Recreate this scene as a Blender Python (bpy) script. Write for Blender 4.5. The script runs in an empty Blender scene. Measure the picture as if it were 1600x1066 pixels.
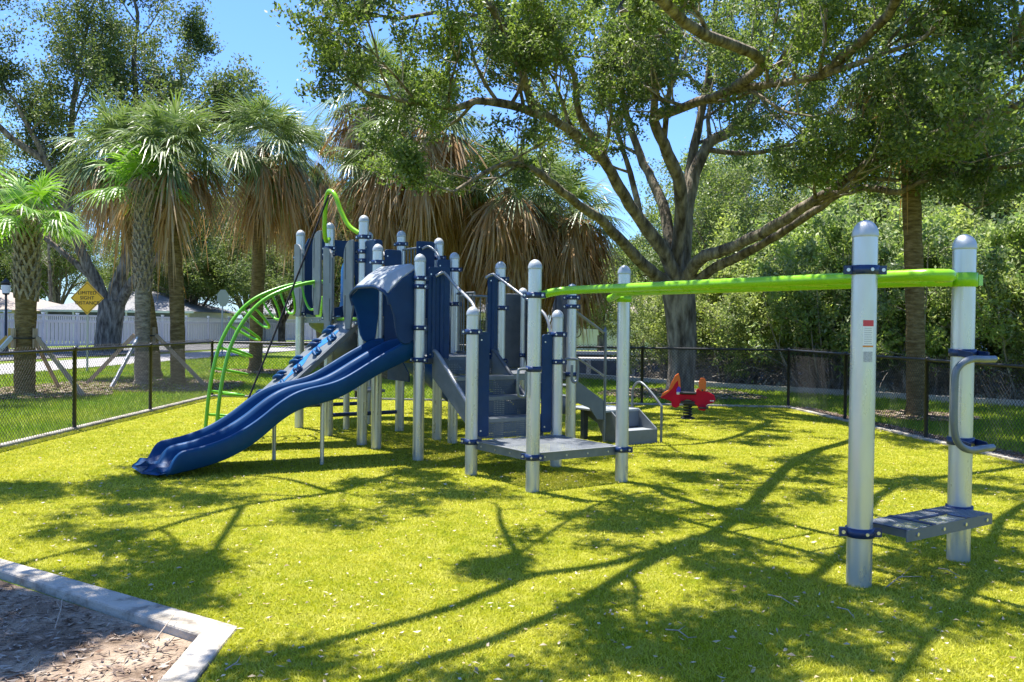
import bpy, math, random
import numpy as np
from mathutils import Vector, Matrix
random.seed(7); rng = np.random.default_rng(7)
sc = bpy.context.scene
COL = sc.collection
R = math.radians

# ------------------------------------------------------------------ camera
CH, CF = 1.48, 1400.0
pitch, roll = math.atan(23/1400), R(0.7)
_F = np.array([0, math.cos(pitch), -math.sin(pitch)]); _R0 = np.array([1., 0, 0]); _U0 = np.cross(_R0, _F)
_R = _R0*math.cos(roll)+_U0*math.sin(roll); _U = -_R0*math.sin(roll)+_U0*math.cos(roll)
def _ray(x, y): return _F+_R*(x-800)/CF+_U*(533-y)/CF
def gp(x, y, z=0.0):                       # where a sight line meets the ground: used to read real positions
    r = _ray(x, y); t = (z-CH)/r[2]; p = np.array([0, 0, CH])+r*t; return Vector(p)
def at(x, y, Y):
    r = _ray(x, y); return Vector(np.array([0, 0, CH])+r*(Y/r[1]))
cam = bpy.data.cameras.new('camera'); co = bpy.data.objects.new('camera', cam); COL.objects.link(co)
cam.sensor_width = 36; cam.lens = 31.5; cam.clip_start = 0.05; cam.clip_end = 2000
co.matrix_world = Matrix(((_R[0], _U[0], -_F[0], 0), (_R[1], _U[1], -_F[1], 0), (_R[2], _U[2], -_F[2], CH), (0, 0, 0, 1)))
sc.camera = co

# ------------------------------------------------------------------ light
SUN = Vector((-.22, .22, 1)).normalized()
w = bpy.data.worlds.new('World'); sc.world = w; w.use_nodes = True
nt = w.node_tree; bg = nt.nodes['Background']
sky = nt.nodes.new('ShaderNodeTexSky'); sky.sky_type = 'NISHITA'; sky.sun_disc = False
sky.sun_elevation = math.asin(SUN.z); sky.sun_rotation = math.atan2(SUN.x, SUN.y); sky.ozone_density = 2.2; sky.dust_density = 0.6; sky.air_density = 1.0
tint = nt.nodes.new('ShaderNodeMixRGB'); tint.blend_type = 'MULTIPLY'; tint.inputs[0].default_value = 1; tint.inputs[2].default_value = (.40, .57, .86, 1); nt.links.new(sky.outputs[0], tint.inputs[1]); nt.links.new(tint.outputs[0], bg.inputs[0]); bg.inputs[1].default_value = 0.14
sl = bpy.data.lights.new('sun', 'SUN'); sl.energy = 5.0; sl.angle = R(0.45); sl.color = (1, .95, .87)
so = bpy.data.objects.new('sun', sl); COL.objects.link(so); so.rotation_euler = SUN.to_track_quat('Z', 'Y').to_euler()
sc.view_settings.view_transform = 'Standard'; sc.view_settings.look = 'None'; sc.view_settings.gamma = 1; sc.view_settings.exposure = 1.3
sc.render.engine = 'CYCLES'
try:
    sc.cycles.max_bounces = 6; sc.cycles.transparent_max_bounces = 10; sc.cycles.transmission_bounces = 4
except Exception: pass

# ------------------------------------------------------------------ materials
def mat(name, c, rough=.6, metal=0, c2=None, scale=8, bump=0, bscale=40, detail=4, coord='Object', stretch=None, spec=.5, c3=None, trans=0, island=None, lo=.35, hi=.65, bdist=.01):
    m = bpy.data.materials.new(name); m.use_nodes = True; n = m.node_tree.nodes; l = m.node_tree.links
    b = n['Principled BSDF']; b.inputs['Base Color'].default_value = (*c, 1); b.inputs['Roughness'].default_value = rough
    b.inputs['Metallic'].default_value = metal; b.inputs['Specular IOR Level'].default_value = spec
    tc = n.new('ShaderNodeTexCoord'); mp = n.new('ShaderNodeMapping'); l.new(tc.outputs[coord], mp.inputs[0])
    if stretch: mp.inputs['Scale'].default_value = stretch
    out = None
    if c2:
        t = n.new('ShaderNodeTexNoise'); t.inputs['Scale'].default_value = scale; t.inputs['Detail'].default_value = detail; t.inputs['Roughness'].default_value = .6
        l.new(mp.outputs[0], t.inputs[0]); r = n.new('ShaderNodeValToRGB'); l.new(t.outputs[0], r.inputs[0])
        e = r.color_ramp.elements; e[0].position = lo; e[0].color = (*c, 1); e[1].position = hi; e[1].color = (*c2, 1)
        if c3: x = e.new((lo+hi)/2); x.color = (*c3, 1)
        out = r.outputs[0]
    if island:                                   # every leaf or blade its own tint
        g = n.new('ShaderNodeNewGeometry'); r2 = n.new('ShaderNodeValToRGB'); l.new(g.outputs['Random Per Island'], r2.inputs[0])
        r2.color_ramp.elements[0].color = (*island[0], 1); r2.color_ramp.elements[1].color = (*island[-1], 1)
        for i, cc in enumerate(island[1:-1]): q = r2.color_ramp.elements.new((i+1)/(len(island)-1)); q.color = (*cc, 1)
        if out:
            mx = n.new('ShaderNodeMixRGB'); mx.inputs[0].default_value = .5; l.new(out, mx.inputs[1]); l.new(r2.outputs[0], mx.inputs[2]); out = mx.outputs[0]
        else: out = r2.outputs[0]
    if out: l.new(out, b.inputs['Base Color'])
    if c2 and rough < .5:
        t9 = n.new('ShaderNodeTexNoise'); t9.inputs['Scale'].default_value = 14; t9.inputs['Detail'].default_value = 7; l.new(mp.outputs[0], t9.inputs[0]); mr = n.new('ShaderNodeMapRange'); mr.inputs[1].default_value = .35; mr.inputs[2].default_value = .7; mr.inputs[3].default_value = rough-.04; mr.inputs[4].default_value = rough+.10; l.new(t9.outputs[0], mr.inputs[0]); l.new(mr.outputs[0], b.inputs['Roughness'])
    if bump:
        t = n.new('ShaderNodeTexNoise'); t.inputs['Scale'].default_value = bscale; t.inputs['Detail'].default_value = 6; l.new(mp.outputs[0], t.inputs[0])
        bn = n.new('ShaderNodeBump'); bn.inputs['Strength'].default_value = bump; bn.inputs['Distance'].default_value = bdist
        l.new(t.outputs[0], bn.inputs['Height']); l.new(bn.outputs[0], b.inputs['Normal'])
    if trans:
        tr = n.new('ShaderNodeBsdfTranslucent'); ms = n.new('ShaderNodeMixShader'); ms.inputs[0].default_value = trans
        if out:
            hs = n.new('ShaderNodeHueSaturation'); hs.inputs['Value'].default_value = 1.7; hs.inputs['Saturation'].default_value = 1.1; l.new(out, hs.inputs['Color']); l.new(hs.outputs[0], tr.inputs[0])
        else: tr.inputs[0].default_value = (*c, 1)
        l.new(b.outputs[0], ms.inputs[1]); l.new(tr.outputs[0], ms.inputs[2]); l.new(ms.outputs[0], n['Material Output'].inputs[0])
    return m
def perf(m, sx, sy, r=.33, axes=(0, 1), lim=None):      # punched holes in sheet steel
    n = m.node_tree.nodes; l = m.node_tree.links; tc = n.new('ShaderNodeTexCoord'); sp = n.new('ShaderNodeSeparateXYZ'); l.new(tc.outputs['Object'], sp.inputs[0])
    def M(op, a, b=None, c=None):
        q = n.new('ShaderNodeMath'); q.operation = op
        for i, v_ in enumerate((a, b, c)):
            if v_ is None: continue
            if isinstance(v_, (int, float)): q.inputs[i].default_value = v_
            else: l.new(v_, q.inputs[i])
        return q.outputs[0]
    a = M('MULTIPLY', sp.outputs[axes[0]], 1/sx); b = M('MULTIPLY', sp.outputs[axes[1]], 1/sy)
    fa = M('SUBTRACT', M('FRACT', a), .5); fb = M('SUBTRACT', M('FRACT', b), .5)
    d = M('SQRT', M('ADD', M('MULTIPLY', fa, fa), M('MULTIPLY', fb, fb)))
    al = M('GREATER_THAN', d, r)
    l.new(al, n['Principled BSDF'].inputs['Alpha'])
    return m
M = {}
M['post'] = mat('powder_coated_aluminium', (.50, .505, .50), .30, .6, (.585, .59, .58), 9, 0, spec=.5, stretch=(1, 1, .25), c3=(.56, .565, .555), lo=.25, hi=.6, detail=10)
M['cap'] = mat('cast_cap', (.48, .51, .53), .4, .3, (.42, .45, .47), 12)
M['navy'] = mat('navy_clamp', (.007, .022, .085), .35, 0, (.01, .035, .12), 20)
M['bolt'] = mat('zinc_bolt', (.6, .6, .6), .3, .8)
M['blue'] = mat('blue_polyethylene', (.003, .045, .135), .48, 0, (.004, .058, .165), 4, bump=.04, bscale=120, spec=.2)
M['bluedk'] = mat('dark_blue_panel', (.002, .026, .085), .45, 0, (.003, .034, .11), 5, spec=.3)
M['lblue'] = mat('light_blue_plastic', (.03, .22, .55), .4, 0, (.02, .14, .42), 14)
M['gray'] = mat('grey_panel_plastic', (.12, .138, .15), .5, 0, (.155, .172, .185), 9, bump=.1, bscale=200)
M['grayd'] = mat('dark_grey_plastic', (.045, .055, .065), .5, 0, (.07, .08, .09), 9, bump=.1, bscale=200)
M['hood'] = mat('hood_plastic', (.25, .275, .295), .5, 0, (.31, .335, .355), 3, bump=.03, bscale=90)
M['deck'] = perf(mat('perforated_deck', (.17, .19, .22), .5, .1, (.25, .27, .30), 4), .022, .022, .34)
M['riser'] = mat('riser_plate', (.10, .125, .15), .5, .1, (.13, .155, .18), 4, bump=.1)
M['riserp'] = perf(mat('perforated_riser', (.065, .085, .105), .5, .1, (.09, .11, .13), 4), .02, .02, .16, (1, 2))
M['rail'] = mat('grey_rail_steel', (.13, .15, .165), .35, .3, (.17, .19, .205), 10)
M['railp'] = mat('pale_rail_steel', (.30, .31, .32), .35, .3, (.25, .26, .27), 10)
M['lime'] = mat('lime_powder_coat', (.22, .50, .008), .28, 0, (.25, .55, .01), 5)
M['limed'] = mat('green_powder_coat', (.12, .40, .02), .3, 0, (.15, .46, .02), 5)
M['rope'] = mat('black_rope', (.012, .012, .014), .8, 0, bump=.5, bscale=300)
M['black'] = mat('black_vinyl_steel', (.012, .013, .015), .4, 0, (.02, .021, .024), 20)
M['red'] = mat('magenta_red_panel', (.62, .003, .03), .5, 0, (.56, .003, .025), 6, spec=.2)
M['orange'] = mat('orange_panel', (.85, .12, .01), .45, 0, (.8, .2, .02), 30)
M['purple'] = mat('purple_print', (.12, .03, .55), .5)
M['white'] = mat('white_print', (.8, .8, .8), .5)
M['turf'] = mat('turf_backing', (.16, .20, .010), .95, 0, (.32, .32, .05), 5, bump=1, bscale=260, c3=(.25, .26, .014), detail=8, spec=.1)
M['turfb'] = mat('turf_blades', (.26, .30, .012), .65, 0, (.62, .56, .10), .9, spec=.12, trans=.25, detail=6, island=((.22, .27, .010), (.47, .46, .016), (.56, .53, .14), (.34, .37, .012)))
M['lawn'] = mat('lawn_soil', (.10, .16, .015), .95, 0, (.30, .30, .07), 2.5, bump=1, bscale=120, c3=(.12, .19, .02), detail=8, spec=.1)
M['lawnb'] = mat('lawn_blades', (.14, .27, .012), .6, 0, (.44, .46, .07), .6, spec=.2, trans=.25, island=((.08, .20, .01), (.20, .33, .02), (.30, .34, .06)))
M['conc'] = mat('concrete', (.20, .175, .14), .9, 0, (.50, .46, .39), 6, bump=.8, bscale=70, c3=(.44, .40, .33), detail=8, spec=.2)
M['walk'] = mat('sidewalk_concrete', (.30, .285, .28), .9, 0, (.40, .385, .375), 2, bump=.3)
M['asph'] = mat('asphalt', (.10, .10, .105), .9, 0, (.17, .165, .165), 1.2, bump=.4)
M['mulch'] = mat('mulch', (.07, .05, .035), .95, 0, (.34, .27, .21), 9, bump=1, bscale=70, c3=(.17, .13, .10), detail=10, bdist=.04, spec=.1)
M['sand'] = mat('mulch_soil', (.11, .075, .05), .95, 0, (.46, .37, .27), 3.2, bump=1, bscale=60, c3=(.30, .225, .16), detail=10, bdist=.03, spec=.1)
M['chip'] = mat('bark_chips', (.2, .1, .05), .85, 0, island=((.06, .035, .02), (.30, .22, .16), (.16, .09, .05), (.45, .38, .30), (.10, .06, .045)))
M['litter'] = mat('dry_leaves', (.5, .4, .25), .7, 0, island=((.30, .20, .09), (.48, .40, .26), (.40, .30, .15), (.55, .50, .38), (.20, .12, .05)))
M['stick'] = mat('dry_twig', (.45, .38, .30), .85, 0, (.28, .22, .17), 40)
M['bark'] = mat('oak_bark', (.07, .055, .04), .95, 0, (.34, .29, .22), 7, bump=1, bscale=16, stretch=(1, 1, .28), bdist=.06, detail=9, c3=(.19, .16, .12), spec=.15)
M['twig'] = mat('oak_twig_bark', (.20, .175, .145), .9, 0, (.42, .375, .32), 6, bump=.6, bscale=30, stretch=(1, 1, .5), spec=.15)
M['leafo'] = mat('oak_leaves', (.055, .095, .025), .5, 0, (.24, .33, .05), .5, spec=.4, trans=.38, lo=.42, hi=.68, island=((.035, .06, .02), (.095, .14, .04), (.17, .235, .05), (.05, .08, .03), (.32, .39, .09), (.26, .27, .18)))
M['leafd'] = mat('dark_leaves', (.05, .08, .02), .55, 0, (.17, .21, .05), .4, spec=.3, trans=.34, island=((.04, .07, .02), (.09, .13, .035), (.15, .20, .05), (.07, .10, .035), (.25, .27, .12)))
M['leafy'] = mat('shrub_leaves', (.10, .14, .05), .55, 0, (.46, .52, .09), 1.3, spec=.3, trans=.42, lo=.42, hi=.65, island=((.07, .12, .04), (.20, .27, .08), (.36, .42, .12), (.10, .15, .06), (.50, .52, .30), (.17, .24, .05)))
M['leafz'] = mat('glossy_shrub_leaves', (.07, .12, .04), .5, 0, (.34, .44, .08), .9, trans=.4, lo=.42, hi=.6, island=((.06, .11, .04), (.18, .26, .08), (.34, .44, .12), (.10, .16, .06), (.55, .56, .34), (.15, .22, .07)))
M['leafw'] = mat('bright_leaves', (.08, .12, .03), .5, 0, None, trans=.35, island=((.06, .10, .03), (.14, .20, .04), (.26, .32, .07), (.10, .15, .04), (.32, .34, .16)))
M['frond'] = mat('palm_fronds', (.08, .14, .04), .4, 0, None, trans=.25, island=((.06, .10, .03), (.15, .22, .05), (.24, .28, .14), (.09, .15, .035), (.20, .26, .07)))
M['frondg'] = mat('bright_palm_fronds', (.1, .25, .03), .42, 0, None, trans=.32, island=((.07, .17, .02), (.16, .33, .03), (.26, .42, .08), (.12, .25, .02), (.30, .38, .16)))
M['frondb'] = mat('dead_fronds', (.34, .17, .05), .8, 0, (.42, .30, .16), 1.6, trans=.25, island=((.20, .10, .03), (.50, .26, .08), (.52, .42, .28), (.26, .17, .08), (.58, .52, .42)))
M['palmt'] = mat('palm_trunk', (.13, .09, .04), .95, 0, (.30, .22, .11), 6, bump=1, bscale=10, stretch=(1, 1, 4), bdist=.05, c3=(.20, .145, .065), spec=.1)
M['palmg'] = mat('palm_trunk_grey', (.16, .14, .11), .95, 0, (.42, .37, .30), 6, bump=1, bscale=14, stretch=(1, 1, 3), bdist=.05, c3=(.28, .24, .19), spec=.1)
M['boot'] = mat('palm_boots', (.17, .13, .09), .9, 0, (.38, .32, .25), 14, bump=.6)
M['vinyl'] = mat('white_vinyl', (.60, .61, .64), .5, 0, (.66, .67, .70), 1)
M['wood'] = mat('weathered_timber', (.34, .25, .17), .85, 0, (.48, .37, .27), 9, bump=.5, stretch=(1, 1, .3))
M['woody'] = mat('fresh_timber', (.55, .33, .08), .8, 0, (.62, .40, .12), 9)
M['stucco'] = mat('pale_stucco', (.62, .60, .56), .9, 0, (.68, .66, .62), 3)
M['stuccow'] = mat('white_stucco', (.78, .79, .80), .9, 0, (.72, .73, .75), 3)
M['roof'] = mat('tan_shingles', (.27, .22, .185), .9, 0, (.35, .30, .26), 6, bump=.4)
M['roofg'] = mat('grey_shingles', (.16, .16, .165), .9, 0, (.27, .265, .265), 6, bump=.4)
M['glass'] = mat('dark_glass', (.02, .025, .03), .12, 0, (.035, .04, .045), 2)
M['dark'] = mat('dark_screen_and_shade', (.05, .055, .055), .7, 0, (.09, .09, .09), 2)
M['signy'] = mat('yellow_reflective', (.80, .46, .01), .45, 0, (.76, .42, .01), 9)
M['signb'] = mat('black_print', (.03, .022, .01), .6)
M['alum'] = mat('bare_aluminium', (.45, .47, .5), .4, .5)
M['redp'] = mat('red_label', (.55, .05, .06), .5)
M['orp'] = mat('orange_label', (.65, .25, .04), .5)
M['label'] = mat('label_vinyl', (.75, .75, .72), .5)
M['labelg'] = mat('label_grey', (.30, .30, .30), .5, 0, (.5, .5, .5), 160)
M['steelg'] = mat('galvanised_post', (.35, .36, .36), .5, .4)
M['water'] = mat('canal_water', (.02, .035, .03), .08, 0, bump=.25, bscale=3, bdist=.05)
M['tan'] = mat('seawall_concrete', (.42, .37, .30), .9, 0, (.52, .47, .40), 3, bump=.4)

# ------------------------------------------------------------------ object helpers
def tag(o, label=None, cat=None, group=None, kind=None):
    if label: o['label'] = label
    if cat: o['category'] = cat
    if group: o['group'] = group
    if kind: o['kind'] = kind
    return o
def empty(name, loc, rz=0, label=None, cat=None, group=None):
    o = bpy.data.objects.new(name, None); COL.objects.link(o); o.location = loc; o.rotation_euler = (0, 0, rz); o.empty_display_size = .3
    return tag(o, label, cat, group)
def link(name, me, m, parent=None, smooth=False, loc=None):
    if m: me.materials.append(m)
    if smooth: me.polygons.foreach_set('use_smooth', [True]*len(me.polygons))
    o = bpy.data.objects.new(name, me); COL.objects.link(o)
    if parent: o.parent = parent
    if loc is not None: o.location = loc
    return o
def npmesh(name, V, F):
    V = np.asarray(V, dtype=np.float32); F = np.asarray(F, dtype=np.int32); k = F.shape[1]
    me = bpy.data.meshes.new(name); me.vertices.add(len(V)); me.vertices.foreach_set('co', V.ravel())
    me.loops.add(F.size); me.loops.foreach_set('vertex_index', F.ravel()); me.polygons.add(len(F))
    me.polygons.foreach_set('loop_start', np.arange(0, F.size, k, dtype=np.int32))
    try: me.polygons.foreach_set('loop_total', np.full(len(F), k, dtype=np.int32))
    except Exception: pass
    me.update(calc_edges=True); me.validate(); return me
class MB:
    def __init__(s): s.v = []; s.f = []; s.sm = []; s.mi = []; s.cur = 0
    def add(s, vs, fs, smooth=False):
        n = len(s.v); s.v += [tuple(p) for p in vs]; s.f += [tuple(i+n for i in f) for f in fs]; s.sm += [smooth]*len(fs); s.mi += [s.cur]*len(fs); return s
    def box(s, c, d, rot=None):
        c = Vector(c); h = Vector(d)/2; vs = []
        for sx in (-1, 1):
            for sy in (-1, 1):
                for sz in (-1, 1):
                    p = Vector((sx*h.x, sy*h.y, sz*h.z)); vs.append(c+(rot@p if rot else p))
        return s.add(vs, [(0, 1, 3, 2), (4, 6, 7, 5), (0, 4, 5, 1), (2, 3, 7, 6), (0, 2, 6, 4), (1, 5, 7, 3)])
    def bar(s, a, b, wd, h, up=(0, 0, 1)):
        a = Vector(a); b = Vector(b); d = (b-a); L = d.length; d.normalize(); up = Vector(up)
        if abs(d.dot(up)) > .98: up = Vector((0, 1, 0))
        x = d.cross(up).normalized(); z = x.cross(d); return s.box((a+b)/2, (wd, L, h), Matrix((x, d, z)).transposed())
    def tube(s, pts, r, n=8, cap=True, smooth=True):
        pts = [Vector(p) for p in pts]; m = len(pts); rs = r if isinstance(r, (list, tuple)) else [r]*m
        t = (pts[1]-pts[0]).normalized(); nx = t.orthogonal().normalized(); vs = []; fs = []
        for i, p in enumerate(pts):
            if 0 < i < m-1: t2 = (pts[i+1]-pts[i]).normalized()+(pts[i]-pts[i-1]).normalized()
            elif i == m-1: t2 = pts[i]-pts[i-1]
            else: t2 = pts[1]-pts[0]
            if t2.length < 1e-9: t2 = t
            t2.normalize(); nx = (nx-t2*nx.dot(t2))
            if nx.length < 1e-6: nx = t2.orthogonal()
            nx.normalize(); ny = t2.cross(nx)
            for k in range(n):
                a = 2*math.pi*k/n; vs.append(p+(nx*math.cos(a)+ny*math.sin(a))*rs[i])
        for i in range(m-1):
            for k in range(n): fs.append((i*n+k, i*n+(k+1) % n, (i+1)*n+(k+1) % n, (i+1)*n+k))
        s.add(vs, fs, smooth)
        if cap: s.add(vs[:n], [tuple(range(n))[::-1]]); s.add(vs[-n:], [tuple(range(n))])
        return s
    def lathe(s, c, prof, n=24, smooth=True):
        c = Vector(c); vs = []; fs = []
        for r, z in prof:
            for k in range(n):
                a = 2*math.pi*k/n; vs.append(c+Vector((r*math.cos(a), r*math.sin(a), z)))
        for i in range(len(prof)-1):
            for k in range(n): fs.append((i*n+k, i*n+(k+1) % n, (i+1)*n+(k+1) % n, (i+1)*n+k))
        return s.add(vs, fs, smooth)
    def prism(s, poly, o, ax, ay, n, th):       # polygon in plane (ax, ay) at o, thickness th along n (centred)
        o, ax, ay, n = Vector(o), Vector(ax), Vector(ay), Vector(n).normalized(); k = len(poly)
        vs = [o+ax*x+ay*y-n*th/2 for x, y in poly]+[o+ax*x+ay*y+n*th/2 for x, y in poly]
        return s.add(vs, [tuple(range(k))[::-1], tuple(range(k, 2*k))]+[(i, (i+1) % k, k+(i+1) % k, k+i) for i in range(k)])
    def build(s, name, m, parent=None, off=(0, 0, 0), smooth=None, bevel=0, loc=None, sub=0):
        me = bpy.data.meshes.new(name); off = Vector(off)
        me.from_pydata([(a-off.x, b-off.y, c-off.z) for a, b, c in s.v], [], s.f)
        me.polygons.foreach_set('use_smooth', s.sm if smooth is None else [smooth]*len(s.f)); me.update()
        if isinstance(m, (list, tuple)):
            for q in m[1:]: pass
            me.materials.append(m[0]); [me.materials.append(q) for q in m[1:]]; me.polygons.foreach_set('material_index', s.mi); m = None
        o = link(name, me, m, parent, loc=loc)
        if bevel:
            b = o.modifiers.new('bevel', 'BEVEL'); b.width = bevel; b.segments = 2; b.limit_method = 'ANGLE'; b.angle_limit = R(40)
        if sub:
            b = o.modifiers.new('sub', 'SUBSURF'); b.levels = sub; b.render_levels = sub
        return o
def cat_pts(P, n=8):
    P = [Vector(p) for p in P]; out = []
    for i in range(len(P)-1):
        p0 = P[max(i-1, 0)]; p1 = P[i]; p2 = P[i+1]; p3 = P[min(i+2, len(P)-1)]
        for k in range(n):
            t = k/n; out.append(.5*((2*p1)+(p2-p0)*t+(2*p0-5*p1+4*p2-p3)*t*t+(3*p1-p0-3*p2+p3)*t**3))
    return out+[P[-1]]
def sheet(name, poly, z, m, label=None, kind='structure', cat=None, cut=None):
    me = bpy.data.meshes.new(name); me.from_pydata([(x, y, z) for x, y in poly], [], [tuple(range(len(poly)))]); me.update()
    return tag(link(name, me, m), label, cat, kind=kind)
# ------------------------------------------------------------------ the ground
TURF = [(-5.86, 3), (-5.9, 12.2), (-5.96, 17.95), (5.22, 16.95), (5.60, 12.2), (5.99, 7.5), (6.3, 4), (6.6, -4), (-1.0, -4), (-1.27, 3.6), (-1.32, 4.31), (-3.13, 5.49), (-5.86, 7.25)]
TURF = [(-5.9, 12.2), (-5.96, 17.95), (5.22, 16.95), (5.60, 12.2), (5.99, 7.5), (6.3, 4), (6.6, -4), (-1.0, -4), (-1.27, 3.6), (-1.32, 4.31), (-3.13, 5.49), (-5.86, 7.25)]
CAN = [(-3, 70), (-3, 32), (1.9, 27), (5.2, 23.3), (10.5, 18.4), (40, -8), (400, -300)]
FAR = 44.0
sheet('lawn', [(-600, -400), (-600, 900), (-3, 900), (-3, 70)]+CAN[1:]+[(400, -400)], -.04, M['lawn'], 'green lawn around the fenced playground and under the palms')
sheet('far_bank', [(-3, 900), (-3, FAR), (600, FAR), (600, 900)], -.024, M['lawn'])
sheet('water', [(-3.2, 26), (2, 20), (12, 10), (60, -60), (600, -400), (600, FAR+1), (-3.2, FAR+1)], -1.0, M['water'], 'dark canal water beyond the lawn')
sheet('turf', TURF, 0, M['turf'], 'bright yellow green artificial turf of the playground')
sheet('mulch_bed', [(-1.0, -4), (-1.43, 3.67), (-1.45, 4.19), (-2.97, 5.2), (-5.86, 7.1), (-9, 7.1), (-9, -4)], -.035, M['sand'])
def strip(pa, pb, z): return pa+pb[::-1]
sheet('sidewalk', [(-14.0, 24), (-13.4, 32), (-12.6, 44), (-11.4, 60), (-6, 110), (-10, 110), (-14.4, 60), (-16, 44), (-17.2, 32), (-18, 24), (-22, 0), (-18, 0)], -.012, M['walk'])
sheet('road', [(-19.4, 24), (-18.6, 34), (-17, 48), (-15.2, 62), (-8.5, 110), (-10.5, 112), (-18.6, 74), (-26.5, 45), (-31, 28), (-38, 0), (-24, 0)], -.008, M['asph'])
# concrete kerb of the mulch bed: a real step
kb = MB()
def kerb_prism(mb, outer, inner, z0, z1):
    k = len(outer); vs = []
    for (a, b) in zip(outer, inner): vs += [(a[0], a[1], z0), (a[0], a[1], z1), (b[0], b[1], z1), (b[0], b[1], z0)]
    fs = []
    for i in range(k-1):
        for j in range(4): fs.append((i*4+j, (i+1)*4+j, (i+1)*4+(j+1) % 4, i*4+(j+1) % 4))
    fs += [(0, 1, 2, 3), tuple((k-1)*4+j for j in (3, 2, 1, 0))]
    mb.add(vs, fs)
kerb_prism(kb, [(-5.86, 7.27), (-3.13, 5.50), (-1.31, 4.32), (-1.29, 3.64), (-1.0, -4)], [(-5.86, 7.05), (-3.02, 5.26), (-1.46, 4.20), (-1.43, 3.64), (-1.14, -4)], -.1, .014)
for a_, b_ in (((-4.5, 6.39), (-4.45, 6.18)), ((-3.85, 5.97), (-3.72, 5.71)), ((-2.05, 4.80), (-2.13, 4.62)), ((-1.28, 3.9), (-1.44, 3.9))):
    pass
kerb = kb.build('kerb', M['conc'], bevel=.012); tag(kerb, 'pale concrete kerb cornering round the mulch bed', kind='structure')
# edging kerb under the fence
ek = MB(); FL = [(-5.98, 5.0), (-6.02, 12.2), (-6.09, 18.08), (5.32, 17.06), (5.72, 12.2), (6.12, 7.5), (6.5, 2)]
inn = [(-5.86, 5.0), (-5.9, 12.2), (-5.96, 17.95), (5.22, 16.95), (5.60, 12.2), (5.99, 7.5), (6.38, 2)]
kerb_prism(ek, FL, inn, -.1, .03); e = ek.build('edging_kerb', M['conc'], bevel=.006); tag(e, 'narrow concrete edging strip along the foot of the chain link fence', kind='structure')
sheet('mulch_strip', [(5.33, 17.2), (5.73, 12.2), (6.13, 7.5), (6.51, 2), (7.1, 2), (6.6, 7.5), (6.15, 12.2), (5.7, 17.2)], -.008, M['mulch'])
# seawall cap along the canal
sw = MB(); o1 = CAN[1:6]; o2 = [(-3.3, 31.7), (1.68, 26.75), (4.98, 23.05), (10.3, 18.15), (39.8, -8.25)]
kerb_prism(sw, o1, o2, -1.2, .10); s_ = sw.build('seawall_cap', M['tan'], bevel=.01); tag(s_, 'tan concrete seawall cap along the edge of the canal behind the fence', kind='structure')

# turf and lawn blades, bark chips, dry leaves: nobody could count them
def inpoly(P, poly):
    x, y = P[:, 0], P[:, 1]; r = np.zeros(len(P), bool); n = len(poly); j = n-1
    for i in range(n):
        xi, yi = poly[i]; xj, yj = poly[j]
        c = ((yi > y) != (yj > y)) & (x < (xj-xi)*(y-yi)/(yj-yi+1e-12)+xi); r ^= c; j = i
    return r
def scatter(n, y0, y1, poly, margin=1.0, power=2.0, notin=None):
    # density per area falls with distance so that near blades are as dense as they look
    u_ = rng.random(n); Y = y0*(y1/y0)**u_ if power == 2 else y0+(y1-y0)*u_
    X = (rng.random(n)*2-1)*(.62*Y+margin); P = np.stack([X, Y], 1); P = P[inpoly(P, poly)]
    if notin is not None: P = P[~inpoly(P, notin)]
    return P
def blades(P, h, wd, z=0.0, lean=.6, grow=0.0):
    n = len(P); a = rng.random(n)*2*np.pi; k = 1+grow*np.maximum(P[:, 1]-5, 0)
    hh = h*(.6+.8*rng.random(n)); ww = wd*(.7+.6*rng.random(n))*k; la = rng.random(n)*2*np.pi; ll = lean*hh*rng.random(n)*1.5
    V = np.zeros((n, 3, 3)); dx, dy = np.cos(a)*ww/2, np.sin(a)*ww/2
    V[:, 0] = np.stack([P[:, 0]-dx, P[:, 1]-dy, np.full(n, z)], 1); V[:, 1] = np.stack([P[:, 0]+dx, P[:, 1]+dy, np.full(n, z)], 1)
    V[:, 2] = np.stack([P[:, 0]+np.cos(la)*ll, P[:, 1]+np.sin(la)*ll, z+hh], 1)
    return V.reshape(-1, 3), np.arange(3*n).reshape(-1, 3)
P = scatter(520000, 3.3, 18.2, TURF, .6)
tag(link('turf_blades', npmesh('turf_blades', *blades(P, .015, .0055, 0, 1.3, .16)), M['turfb']), 'short yellow green blades of the artificial turf', 'grass', kind='stuff')
LW = [(-22, 9), (-14.1, 24), (-13.4, 32), (-12.6, 44), (-3, 44), (-3, 32), (1.9, 26.6), (5.0, 23), (10.3, 18.1), (20, 9)]
P = scatter(330000, 9, 40, LW, 1, 2, notin=[(-6.1, 0), (-6.1, 18.1), (5.33, 17.1), (6.6, 0)])
P = P[~((P[:, 0] > 0) & inpoly(P, [(5.3, 17.2), (6.6, 0), (7.0, 0), (6.15, 12.2), (5.65, 17.2)]))]
tag(link('lawn_grass', npmesh('lawn_grass', *blades(P, .065, .009, -.04, .8, .10)), M['lawnb']), 'green lawn grass outside the chain link fence', 'grass', kind='stuff')
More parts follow.
